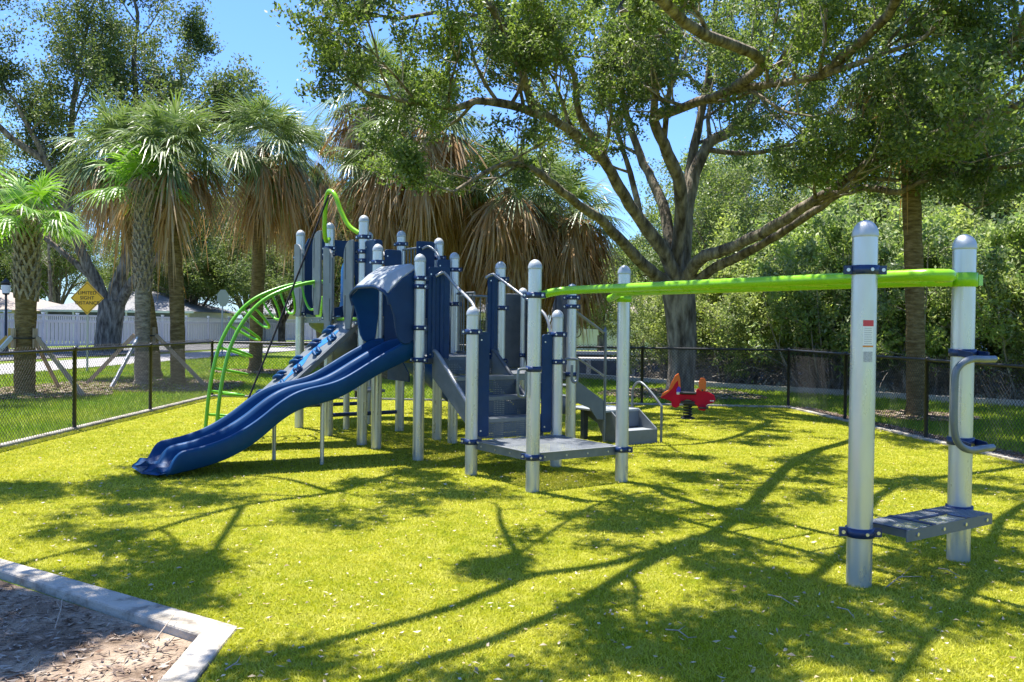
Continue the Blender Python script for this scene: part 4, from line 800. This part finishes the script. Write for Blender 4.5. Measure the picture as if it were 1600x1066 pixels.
# prototype trees behind
ta = empty('broadleaf_tree', (-13.5, 66, 0), 0, 'round dark green tree beyond the white fence, behind the second staked palm', 'tree', 'trees beyond the playground')
x = tree_auto(ta, 31, 9.5, 4.6, 1.6, .28, 11, .85, 2.4, 'leafd', 16, .32, .22, minz=.6); print('ta', len(x.A)*16)
tb_ = empty('broadleaf_tree', (14, 62, 0), 0, 'loose bright green tree across the canal, behind the big oak', 'tree', 'trees beyond the playground')
x = tree_auto(tb_, 33, 11, 5.2, 2.6, .30, 10, .95, 2.6, 'leafw', 14, .34, .20, minz=1.4); print('tb', len(x.A)*14)
def XY(px, Y): return ((px-800)/1400*Y, Y, 0)
cp = [(ta, 300, 74, 1.1, 1.0, 'dark tree beyond the white fence, left of the silver back of the stop sign'), (ta, 440, 70, 2.3, 1.0, 'dark tree beyond the white fence, behind the green arch climber'), (ta, 520, 58, 3.9, .85, 'dark tree behind the first tall deck of the play structure'), (tb_, 600, 60, .7, .8, 'bright green tree behind the slide hood'), (ta, 690, 64, 5.0, .9, 'dark tree behind the stair of the play structure'),
      (tb_, 800, 75, 2.0, .95, 'bright green tree behind the tall deck post at the foot of the stair'), (ta, 1010, 90, .5, .9, 'dark tree behind the white gabled house'), (tb_, 1130, 50, 3.3, .85, 'bright green tree across the canal, just right of the big oak trunk'), (ta, 1260, 58, 4.1, 1.1, 'dark tree across the canal, behind the hedge left of the near tall post'), (tb_, 1390, 46, 5.2, .95, 'bright tree behind the hedge between the two tall posts'),
      (ta, 1500, 50, 1.9, 1.1, 'dark tree rising behind the hedge at the right end post'), (tb_, 1610, 40, .3, .95, 'bright tree behind the hedge at the right edge'), (ta, 20, 95, 2.9, 1.2, 'distant dark tree above the roofs at far left'), (tb_, 90, 88, 4.4, 1.0, 'distant green tree between the roofs left of the yellow sign'), (ta, 250, 100, .9, 1.1, 'distant dark tree above the grey roofs behind the palms'),
      (tb_, -60, 62, 1.3, 1.1, 'green tree above the roofs at the left edge'), (ta, 880, 105, 3.1, 1.1, 'distant tree above the tan roof'), (ta, 1720, 60, 2.2, 1.2, 'tree beyond the right edge of the hedge'), (ta, 385, 95, 4.9, 1.25, 'distant tree beyond the far end of the white fence')]
for o, px, Y, rz, s_, lb in cp: copy_thing(o, XY(px, Y), rz, s_, lb)
# fine feathery tree behind the small houses, left
pn = empty('pine_tree', XY(77, 80), 0, 'slender pine with thin dark trunk between the roofs left of the yellow sign', 'tree')
t = Tree(44); b = Vector(XY(77, 80)); q, rr = t.poly([b, b+Vector((.1, 0, 4)), b+Vector((-.1, 0, 8)), b+Vector((0, 0, 13))], .26, .06, 7)
t.along(q, rr, .45, .45, 1.9, 1, minz=4, nk=(4, 4)); t.finish(pn, 22, .3, .28, .03, 'leafd', seed=9)
for i, (px, Y, H_, lb) in enumerate(((1003, 62, 6.2, 'slim leaning palm left of two beyond the canal'), (1014, 61, 5.8, 'slim leaning palm right of two beyond the canal'))):
    b = Vector(XY(px-10, Y)); pr_ = empty('slim_palm', b, 0, lb, 'palm'); 
    pr_o = MB().tube(cat_pts([b, b+Vector((.35, 0, H_*.5)), b+Vector((.75, 0, H_))], 4), .14, 8).build('trunk', M['palmt'], pr_, off=b)
    r = random.Random(i); t = []; 
    Vx = []; 
    for k in range(22):
        a = r.uniform(0, 6.28); e = r.uniform(-.3, .9); c = b+Vector((.75, 0, H_)); d = Vector((math.cos(a)*math.cos(e), math.sin(a)*math.cos(e), math.sin(e)))
        for j in range(10): t.append(tuple(c+d*(.3+j*.17)+Vector((0, 0, -.02*j*j))))
    V, F = leaf_mesh(t, 9, .12, .45, .05, i, -.2); link('fronds', npmesh('fronds', V-np.array(b), F), M['frond'], pr_)
# little tree with forked trunk across the canal
sm_ = empty('small_tree', XY(940, 54), 0, 'small tree with forked pale trunk before the tan roof across the canal', 'tree')
tree_auto(sm_, 51, 4.6, 2.4, 1.0, .26, 6, .8, 1.4, 'leafw', 14, .25, .17, minz=1.9)
st_ = empty('young_tree', XY(556, 34), 0, 'young leafy tree seen below the first deck, between the climbing wall and the hood', 'tree')
tree_auto(st_, 52, 2.2, .9, .7, .05, 6, .5, .6, 'leafo', 12, .12, .09, lvl=1, minz=.6)

# hedge of mangroves: separate shrubs along the canal edge
def shrub(root, seed, H, Rc, lm, per, ls):
    t = Tree(seed); b = root.location
    for k in range(17):
        a = t.rs.uniform(0, 6.28); o = Vector((math.cos(a), math.sin(a), 0))*t.rs.uniform(.1, Rc*.55); e = Vector((math.cos(a), math.sin(a), 0))*t.rs.uniform(.2, Rc); hh = H*t.rs.uniform(.45, 1)*(1-.35*(e.length/Rc)**2)
        q, rr = t.poly([b+o*.8, b+o.lerp(e, .4)+Vector((0, 0, hh*.35)), b+o.lerp(e, .8)+Vector((0, 0, hh*.7)), b+e+Vector((0, 0, hh))], .035, .01, 5)
        t.along(q, rr, .22, .38, .85, 1, minz=.3, nk=(5, 4), leafp=.93)
        for j in range(5):                       # prop roots and dead low twigs
            c = b+o+Vector((0, 0, t.rs.uniform(.2, .9))); d = rvec(t.rs); d.z = -abs(d.z)*.5+.1; t.grow(c, d, t.rs.uniform(.6, 1.3), .014, 1, up=-.05, minz=-.4, leafp=0, nk=(3, 3))
    t.finish(root, per, .11, ls, ls*.46, lm, 'twig', seed, names=('stems', 'twigs', 'foliage')); return t
HG = 'mangrove shrubs along the canal edge'
s1 = empty('mangrove_shrub', (5.9, 24.4, -.1), 0, 'yellowish mangrove shrub right beside the oak trunk', 'shrub', HG); x = shrub(s1, 61, 3.6, 1.9, 'leafy', 22, .10); print('shrub', len(x.A)*22)
s2 = empty('mangrove_shrub', (8.0, 22.6, -.1), 1, 'tall pale green mangrove shrub directly left of the near tall post', 'shrub', HG); x = shrub(s2, 62, 4.3, 2.0, 'leafz', 17, .135)
sh = [(s1, 7.0, 25.6, 2, 1.25, 'mangrove shrub behind the gap between oak trunk and near tall post, over the first shrub'), (s2, 9.6, 21.2, 3.3, 1.0, 'mangrove shrub behind the near tall post and its warning label'), (s1, 10.9, 22.8, .6, 1.45, 'tall back row mangrove shrub between the two tall posts'), (s2, 11.4, 19.6, 5.1, .95, 'mangrove shrub behind the palm trunk between the tall posts'),
      (s1, 12.6, 18.4, 4.2, 1.15, 'mangrove shrub directly behind the right end post'), (s2, 13.6, 19.9, 2.4, 1.35, 'tallest back row mangrove shrub at the right edge'), (s1, 14.2, 16.6, 1.5, 1.1, 'mangrove shrub at the right edge of the view'), (s2, 9.0, 24.6, .2, 1.25, 'tall back row mangrove shrub left of the near tall post'), (s1, 4.6, 26.6, 3.0, .8, 'low mangrove shrub just left of the oak trunk at the canal'), (s2, 15.6, 15.2, 2.9, 1.2, 'mangrove shrub past the right edge')]
for o, X_, Y_, rz, s_, lb in sh: copy_thing(o, (X_, Y_, -.1), rz, s_, lb)

# ------------------------------------------------------------------ palms
def frond_arrays(r, C, n, Lp, Lb, el, nb, spread, droop, w0, roll=.3, az=None, rag=0.):
    V = []; 
    for k in range(n):
        a = (2*math.pi*(k*.381966) + r.uniform(-.3, .3)) if az is None else az[k]; e = math.radians(r.uniform(*el))
        d = np.array([math.cos(a)*math.cos(e), math.sin(a)*math.cos(e), math.sin(e)]); s = np.array([-math.sin(a), math.cos(a), 0]); nn = np.cross(s, d)*-1
        s = s*math.cos(r.uniform(-roll, roll))+nn*r.uniform(-roll, roll); lp = Lp*r.uniform(.75-rag*.4, 1.15+rag*.3); lb = Lb*r.uniform(.8-rag*.45, 1.15+rag*.45)
        if rag: s = s+np.array([r.gauss(0, .3), r.gauss(0, .3), r.gauss(0, .3)]); s /= np.linalg.norm(s)
        o = np.array(C)+d*.08; e1 = o+d*lp+np.array([0, 0, -.12*lp*lp]); h1 = o+d*lp*.5
        for (a0, a1) in ((o, h1), (h1, e1)):     # petiole
            for q in ((a0-s*.014, a0+s*.014, a1+s*.012, a1-s*.012),): V.append(np.array(q))
        th = np.linspace(-1, 1, nb)*spread; ts = np.array([0, .3, .62, 1.]); ws = np.array([.35, 1, .75, .08])*w0
        dn = d+np.array([0, 0, -.25]); dn /= np.linalg.norm(dn)
        for j, t_ in enumerate(th):
            bd = dn*math.cos(t_)+s*math.sin(t_)+nn*(-.12*abs(math.sin(t_))+r.uniform(-.05, .05)); bd /= np.linalg.norm(bd); L_ = lb*(1-.25*abs(t_)/spread)*r.uniform(.85, 1.1)
            st = e1+dn*(lb*.22*math.cos(t_))*(1-abs(t_)/3.2); dr = droop*r.uniform(.5, 1.4)
            P_ = st+bd*(L_*ts)[:, None]; P_[:, 2] -= dr*L_*ts**2.2; P_ = P_+r.uniform(-1, 1)*s*(.04+.16*rag)*L_*(ts**2)[:, None]+(np.array([r.gauss(0, 1), r.gauss(0, 1), 0])*.09*rag*L_)*(ts**1.5)[:, None]
            cr = np.cross(bd, nn); cr /= np.linalg.norm(cr)+1e-9
            for i in range(3): V.append(np.array([P_[i]-cr*ws[i], P_[i]+cr*ws[i], P_[i+1]+cr*ws[i+1], P_[i+1]-cr*ws[i+1]]))
    V = np.array(V).reshape(-1, 3); return V, np.arange(len(V)).reshape(-1, 4)
PG = 'palms outside the playground fence'
def palm(x, y, zc, lean, rt, Rf, ng, nd, sk, boots, label, gm='frond', tm='palmt', seed=0, name='cabbage_palm', flare=1.25, dm='frondb', smooth_below=0):
    Rf *= .88
    r = random.Random(seed+100); root = empty(name, (x, y, 0), 0, label, 'palm', PG); b = Vector((x, y, 0)); c = Vector((x+lean[0], y+lean[1], zc))
    P_ = cat_pts([b+Vector((0, 0, -.1)), b.lerp(c, .3)+Vector((lean[0]*-.1, 0, 0)), b.lerp(c, .65), c], 9); n_ = len(P_)
    tk = MB(); tk.tube(P_, [rt*(flare if i < 2 else 1+.04*math.sin(i*2.1)) for i in range(n_)], 14); tk.build('trunk', M[tm], root, off=b)
    if boots:
        bo = MB(); z0, z1 = boots; nrow = int((z1-z0)/.085)
        for i in range(nrow*5):
            z = z0+(z1-z0)*i/(nrow*5); f = (z+.1)/(zc+.1); j = min(int(f*(n_-1)), n_-2); cc = P_[j].lerp(P_[j+1], f*(n_-1)-j); a = i*2.39996+(.2*r.random()); o = Vector((math.cos(a), math.sin(a), 0)); s = Vector((-o.y, o.x, 0)); rr = rt*1.0
            for sg in (-1, 1):
                p0 = cc+o*rr*.98+s*sg*rt*.42+Vector((0, 0, -.05)); p1 = cc+o*(rr*1.16)+s*sg*.02+Vector((0, 0, .16)); bo.bar(p0, p1, .042, .03, o)
            bo.bar(cc+o*rr*1.1+Vector((0, 0, .12)), cc+o*(rr*1.45)+Vector((0, 0, .25)), .05, .02, o)
        bo.build('leaf_boots', M['boot'], root, off=b)
    off = np.array(b)
    V, F = frond_arrays(r, c, ng, Rf*.42, Rf*.50, (-22 if nd else -8, 80), 26, 2.1, .42, .021); link('fronds', npmesh('fronds', V-off, F), M[gm], root)
    if nd:
        Vs = []; V, F = frond_arrays(r, c, max(8, nd//5), Rf*.34, Rf*.44, (-52, -20), 22, 1.5, .7, .022, rag=.6); Vs.append(V)
        link('lower_fronds', npmesh('lower_fronds', V-off, F), M['frondb' if nd >= 70 else 'frond'], root)
        Vs = []; lev = max(1, int(sk/.55)); per = max(14, int(1.5*nd/max(1, lev)))
        for l in range(lev):
            cc = c+Vector((0, 0, -.05-l*.5)); k_ = 1-.09*l; V, F = frond_arrays(r, cc, per, Rf*.34*k_, Rf*.46*k_, (-78, -12) if l < 1 else (-84, -34), 17, .75, .8, .026, roll=.8, rag=1); Vs.append(V)
        V = np.concatenate(Vs); link('dead_skirt', npmesh('dead_skirt', V-off, np.arange(len(V)).reshape(-1, 4)), M[dm], root)
    return root
palm(-9.9, 18.2, 3.5, (.05, 0), .20, 1.55, 20, 0, .3, (1.95, 3.4), 'staked palm with criss cross leaf boots at the left edge', 'frondg', 'palmt', 1)
palm(-8.75, 21.2, 4.55, (.02, 0), .175, 1.75, 20, 0, .3, (2.3, 4.5), 'staked palm with grey lattice trunk right of the yellow sign', 'frondg', 'palmg', 2)
palm(-8.05, 21.6, 5.6, (-.3, .3), .17, 2.1, 46, 30, .9, None, 'palm with smooth brown trunk and broad dead skirt, right beside the lattice trunked palm', seed=3)
palm(-9.55, 24.0, 6.0, (-1.1, .2), .17, 2.2, 46, 30, .9, None, 'palm behind the lattice trunked palm with its crown leaning left', seed=4)
palm(-7.9, 27.6, 7.0, (.2, 0), .20, 2.5, 46, 46, 1.6, None, 'tall palm with long brown skirt behind the green arch climber', seed=5)
palm(-6.5, 31.0, 7.4, (-.9, 0), .20, 2.7, 34, 60, 2.4, None, 'leaning palm behind the first tall post of the play structure', seed=6)
palm(-3.55, 26.5, 8.3, (-.55, 0), .20, 2.6, 34, 70, 2.4, None, 'tallest palm, its shaggy crown against the blue gap of sky', seed=7)
palm(-3.5, 25.0, 6.0, (-.05, 0), .19, 2.3, 30, 110, 2.6, None, 'palm with orange brown skirt directly behind the green rope hook', seed=14)
palm(-2.28, 24.0, 6.9, (-.05, 0), .19, 2.4, 34, 70, 1.5, None, 'tall palm with bare brown trunk behind the tall decks', seed=8)
palm(-1.40, 26.0, 5.8, (-.1, 0), .19, 2.3, 28, 110, 3.0, None, 'palm with long brown skirt behind the blue panels at the head of the stair', seed=9)
palm(-.08, 24.2, 5.2, (.0, 0), .19, 2.3, 28, 120, 2.6, None, 'palm with full brown skirt above the right stair handrail', seed=10)
palm(.88, 27.0, 5.4, (0, 0), .19, 2.3, 26, 110, 2.7, None, 'palm with brown skirt behind the tall front post of the low deck', seed=15)
palm(1.62, 25.0, 4.6, (0, 0), .18, 2.1, 24, 100, 2.0, None, 'short palm with hanging brown skirt left of the oak trunk', seed=11)
palm(7.1, 15.7, 6.3, (-.25, 0), .155, 1.8, 24, 10, .5, None, 'palm with mossy brown trunk between the two tall posts at right', 'frond', 'palmt', 12)
palm(-10.9, 15.6, 4.4, (.2, 0), .2, 2.4, 30, 0, 0, None, 'palm past the left edge whose fronds hang into the view', 'frondg', 'palmt', 13)
# timber braces of the young palms
def brace(x, y, z, rt, dirs, label, mats):
    root = empty('palm_brace', (x, y, 0), 0, label, 'brace', 'timber braces round young palms'); b = Vector((x, y, 0))
    for k, (a, rr) in enumerate(dirs):
        o = Vector((math.cos(R(a)), math.sin(R(a)), 0)); MB().bar(o*(rt+.03)+Vector((0, 0, z-.2)), o*(rt+.03)+Vector((0, 0, z+.2)), .09, .045, o).build('batten', M[mats[k][1]], root)
        MB().bar(o*(rt+.07)+Vector((0, 0, z+.02)), o*rr, .085, .04, Vector((-o.y, o.x, 0))).build('prop', M[mats[k][0]], root)
    MB().lathe((0, 0, z), [(rt+.055, -.015), (rt+.06, -.015), (rt+.06, .015), (rt+.055, .015)], 16).build('strap', M['black'], root)
brace(-9.9, 18.2, 1.12, .24, [(200, 1.4), (250, 1.5), (-18, 1.5), (90, 1.4)], 'three board brace round the leftmost staked palm', [('woody', 'woody'), ('vinyl', 'wood'), ('wood', 'wood'), ('wood', 'wood')])
brace(-8.75, 21.4, 1.15, .19, [(185, 1.35), (262, 1.4), (-8, 1.5)], 'board brace round the lattice trunked palm', [('wood', 'woody'), ('vinyl', 'wood'), ('wood', 'wood')])

# ------------------------------------------------------------------ beyond the playground: fences, houses, signs
def polyline_panels(pts, step):
    out = []; 
    for (a, b) in zip(pts[:-1], pts[1:]):
        a = Vector(a); b = Vector(b); n = max(1, round((b-a).length/step))
        for k in range(n): out.append((a.lerp(b, k/n), a.lerp(b, (k+1)/n)))
    return out
wf = empty('privacy_fence', (-26, 46, 0), 0, 'long white vinyl privacy fence across the road behind the palms', 'fence'); fo = Vector((-26, 46, 0))
pan = polyline_panels([(-30.5, 31, 0), (-26, 46, 0), (-18, 75, 0), (-13, 93, 0)], 2.5)
for i, (a, b) in enumerate(pan):
    d = (b-a).normalized(); nz = Vector((-d.y, d.x, 0)); up3 = Vector((0, 0, 1))
    pb = MB(); pb.box(a+Vector((0, 0, .95)), (.13, .13, 1.9)); pb.box(a+Vector((0, 0, 1.92)), (.17, .17, .05)); pb.build('fence_post', M['vinyl'], wf, off=fo)
    m_ = MB(); rt = Matrix((d, nz, up3)).transposed(); L = (b-a).length
    for z in (.15, 1.45, 1.78): m_.box((a+b)/2+Vector((0, 0, z)), (L-.13, .05, .14 if z < 1.7 else .09), rt)
    nb = 9
    for k in range(nb): m_.box(a.lerp(b, (k+.5)/nb)+Vector((0, 0, .8))+nz*.03, (L/nb-.06, .022, 1.3), rt)
    for k in range(nb*2): m_.box(a.lerp(b, (k+.5)/(nb*2))+Vector((0, 0, 1.62))+nz*.02, (L/nb/2-.07, .02, .30), rt)
    m_.build('fence_panel', M['vinyl'], wf, off=fo)
# distant houses
def house(name, x0, x1, y0, y1, ze, zr, label, wall='stucco', roof='roof', gable='x', wins=(), porch=None, over=.5):
    cx, cy = (x0+x1)/2, (y0+y1)/2; root = empty(name, (cx, cy, 0), 0, label, 'house'); off = Vector((cx, cy, 0))
    MB().box((cx, cy, ze/2), (x1-x0, y1-y0, ze)).build('wall', M[wall], root, off=off)
    r = MB(); a, b, c, d = x0-over, x1+over, y0-over, y1+over; t = .15
    if gable == 'hip': h = min(b-a, d-c)/2; V = [(a, c, ze), (b, c, ze), (b, d, ze), (a, d, ze), (a+h, (c+d)/2, zr), (b-h, (c+d)/2, zr)] if b-a > d-c else [(a, c, ze), (b, c, ze), (b, d, ze), (a, d, ze), ((a+b)/2, c+h, zr), ((a+b)/2, d-h, zr)]; r.add(V, [(0, 1, 5, 4), (2, 3, 4, 5), (1, 2, 5), (3, 0, 4), (3, 2, 1, 0)] if b-a > d-c else [(0, 1, 4), (1, 2, 5, 4), (2, 3, 5), (3, 0, 4, 5), (3, 2, 1, 0)])
    elif gable == 'x': V = [(a, c, ze), (b, c, ze), (b, d, ze), (a, d, ze), (a, (c+d)/2, zr), (b, (c+d)/2, zr)]; r.add(V, [(0, 1, 5, 4), (2, 3, 4, 5), (1, 2, 5), (3, 0, 4), (3, 2, 1, 0)])
    else: V = [(a, c, ze), (b, c, ze), (b, d, ze), (a, d, ze), ((a+b)/2, c, zr), ((a+b)/2, d, zr)]; r.add(V, [(0, 1, 4), (1, 2, 5, 4), (2, 3, 5), (3, 0, 4, 5), (3, 2, 1, 0)])
    ro = r.build('roof', M[roof], root, off=off); MB().box((cx, c+.02, ze-.06), (b-a, .06, .16)).build('fascia', M['vinyl'], ro, off=off)
    for (wx, wz, ww, wh) in wins:
        f = MB().box((wx, y0-.02, wz), (ww+.14, .06, wh+.14)).build('window', M['vinyl'], root, off=off); MB().box((wx, y0-.06, wz), (ww, .03, wh)).build('pane', M['glass'], f, off=off)
    return root, off
h1, o1_ = house('bungalow', -49, -36, 64, 76, 2.2, 4.3, 'low tan bungalow with pale roof above the white fence at the left edge', 'stucco', 'roof', 'hip', [(-39, 1.6, 1.6, .9), (-43, 1.6, 1.6, .9)])
h2, o2_ = house('bungalow', -35.5, -24.5, 68, 79, 2.3, 4.2, 'low bungalow with grey hipped roof and screened porch behind the yellow sign', 'stucco', 'roofg', 'hip', [])
for k in range(6):
    MB().box((-35.1+k*2.0, 67.6, 1.15), (.12, .12, 2.3)).build('porch_post', M['vinyl'], h2, off=o2_)
for k in range(5): MB().box((-34.1+k*2.0, 67.62, 1.15), (1.78, .03, 2.2)).build('porch_screen', M['dark'], h2, off=o2_)
h3, o3_ = house('bungalow', -25, -20, 84, 94, 2.4, 4.0, 'low house with grey roof seen between the palm trunks behind the white fence', 'stucco', 'roofg', 'hip', [(-22.5, 1.5, 1.0, 1.0)])
h4, o4_ = house('boat_house', 3.4, 10.2, 66, 76, 2.5, 5.0, 'long house with pale tan roof across the canal', 'stuccow', 'roof', 'x', [(4.6, 1.7, 1.2, .7), (6.6, 1.7, 1.2, .7), (8.6, 1.7, 1.0, .7)])
h5, o5_ = house('gabled_house', 9.4, 13.4, 72, 82, 2.6, 4.5, 'white gabled house behind the two slim palms across the canal', 'stuccow', 'stuccow', 'y', [(11.4, 3.2, .5, .5), (10.6, 1.4, 1.2, 1.0)])
h6, o6_ = house('white_house', -9.5, 1.0, 84, 94, 2.8, 4.6, 'white house glimpsed between the stair posts of the play structure', 'stuccow', 'roofg', 'hip', [(-6, 1.5, 1.2, 1), (-3, 1.5, 1.2, 1), (-1, 1.5, 1.2, 1)])
h7, o7_ = house('pale_house', 20, 30, 52, 62, 2.8, 5.0, 'pale house hidden behind the hedge on the right', 'stuccow', 'roofg', 'hip', [(23, 1.5, 1.2, 1)])
# white lattice topped fence with a banner across the canal
gf = empty('lattice_fence', (6, 58, 0), 0, 'white fence with dark lattice band below the tan roof across the canal', 'fence'); off = Vector((6, 58, 0))
for k in range(5):
    x0 = 3.4+k*1.55
    MB().box((x0, 58, .95), (.10, .10, 1.9)).build('fence_post', M['vinyl'], gf, off=off)
    if k < 4:
        MB().box((x0+.775, 58.02, .65), (1.45, .04, 1.3)).build('fence_board', M['stuccow'], gf, off=off); MB().box((x0+.775, 58.02, 1.5), (1.45, .03, .28)).build('lattice', M['dark'], gf, off=off)
        MB().box((x0+.775, 58.02, 1.74), (1.45, .05, .12)).build('top_rail', M['vinyl'], gf, off=off)
bn = empty('banner', (4.15, 57.85, 0), 0, 'small white banner with a dark ring emblem hanging on the lattice fence', 'banner')
bo_ = MB().box((0, 0, 1.22), (1.0, .02, 1.25)).build('cloth', M['white'], bn)
b = MB(); b.tube([(.30*math.cos(a), -.02, 1.17+.36*math.sin(a)) for a in [2*math.pi*k/28 for k in range(29)]], .03, 6, cap=False); b.build('ring_emblem', M['signb'], bo_)
MB().lathe((0, -.02, 1.17), [(.001, -.07), (.07, -.03), (.07, .03), (.001, .07)], 12).build('dot_emblem', M['signb'], bo_)
def text(s, loc, size, m, parent, rot=(R(90), 0, 0), name='lettering', ext=.004):
    c = bpy.data.curves.new(name, 'FONT'); c.body = s; c.size = size; c.align_x = 'CENTER'; c.align_y = 'CENTER'; c.extrude = ext; c.space_character = 1.05
    tmp = bpy.data.objects.new('tmp', c); COL.objects.link(tmp); dg = bpy.context.evaluated_depsgraph_get(); me = bpy.data.meshes.new_from_object(tmp.evaluated_get(dg)); bpy.data.objects.remove(tmp)
    me.materials.clear(); o = link(name, me, m, parent); o.location = loc; o.rotation_euler = rot; return o
text('PALF CREEK', (0, -.03, 1.70), .17, M['signb'], bo_)
# far seawall, dock
fw = empty('far_seawall', (10, 44, 0), 0, 'far bank seawall of the canal with pale cap and face coloured dark for shade', 'seawall'); off = Vector((10, 44, 0))
MB().box((15, 44.1, .22), (36.5, .5, .16)).build('cap', M['tan'], fw, off=off); MB().box((15, 44.15, -.5), (36.3, .3, 1.27)).build('face', M['dark'], fw, off=off)  # dark colour of the face stands for the dock's shadow on the wall
dk = empty('boat_dock', (4.5, 41.5, 0), 0, 'low timber dock with pale deck boards above the dark canal, behind the fence', 'dock')
MB().box((0, 0, .02), (6.8, 1.6, .10)).build('deck_boards', M['tan'], dk)
for x in (-3, -1, 1, 3): MB().tube([(x, -.7, -1.2), (x, -.7, .35 if abs(x) > 2 else .0)], .11, 8).build('piling', M['wood'], dk)
rk = MB(); rr_ = random.Random(5)
# road sign
sg = empty('warning_sign', (-12.75, 26.9, 0), R(3), 'yellow diamond road sign reading LIMITED SIGHT DISTANCE on a steel post', 'road sign')
MB().box((0, 0, 1.30), (.05, .035, 2.66)).build('post', M['steelg'], sg)
b = MB(); b.prism([(0, -.50), (.49, 0), (0, .50), (-.49, 0)], (0, -.03, 2.17), (1, 0, 0), (0, 0, 1), (0, 1, 0), .006); pl_ = b.build('sign_plate', M['signy'], sg)
for k in range(4):
    c = [(0, -.46), (.455, 0), (0, .46), (-.455, 0)]; p0, p1 = c[k], c[(k+1) % 4]; MB().bar((p0[0], -.0345, 2.17+p0[1]), (p1[0], -.0345, 2.17+p1[1]), .002, .014, (0, 0, 1)).build('border_line', M['signb'], pl_)
text('LIMITED', (0, -.037, 2.32), .145, M['signb'], pl_); text('SIGHT', (0, -.037, 2.17), .145, M['signb'], pl_); text('DISTANCE', (0, -.037, 2.02), .145, M['signb'], pl_)
ss = empty('stop_sign', (-13.1, 40.5, 0), R(66), 'silver back of an octagonal road sign standing before the white fence', 'road sign')
MB().box((0, 0, 1.45), (.05, .05, 2.9)).build('post', M['steelg'], ss)
b = MB(); b.prism([(.40*math.cos(R(22.5+45*k)), .40*math.sin(R(22.5+45*k))) for k in range(8)], (0, -.035, 2.6), (1, 0, 0), (0, 0, 1), (0, 1, 0), .006); b.build('sign_plate', M['alum'], ss)
lp_ = empty('street_lamp', (-22.6, 40, 0), 0, 'black lantern lamp post before the white fence at the left edge', 'street lamp')
MB().lathe((0, 0, 0), [(.12, 0), (.12, .3), (.06, .4), (.05, 2.6)], 12).build('pole', M['black'], lp_)
b = MB(); b.lathe((0, 0, 2.6), [(.05, 0), (.14, .03), (.20, .50), (.25, .52), (.05, .70), (.001, .78)], 8); b.build('lantern', M['black'], lp_)
MB().lathe((0, 0, 2.68), [(.158, 0), (.205, .36)], 8).build('lantern_glass', M['label'], lp_)
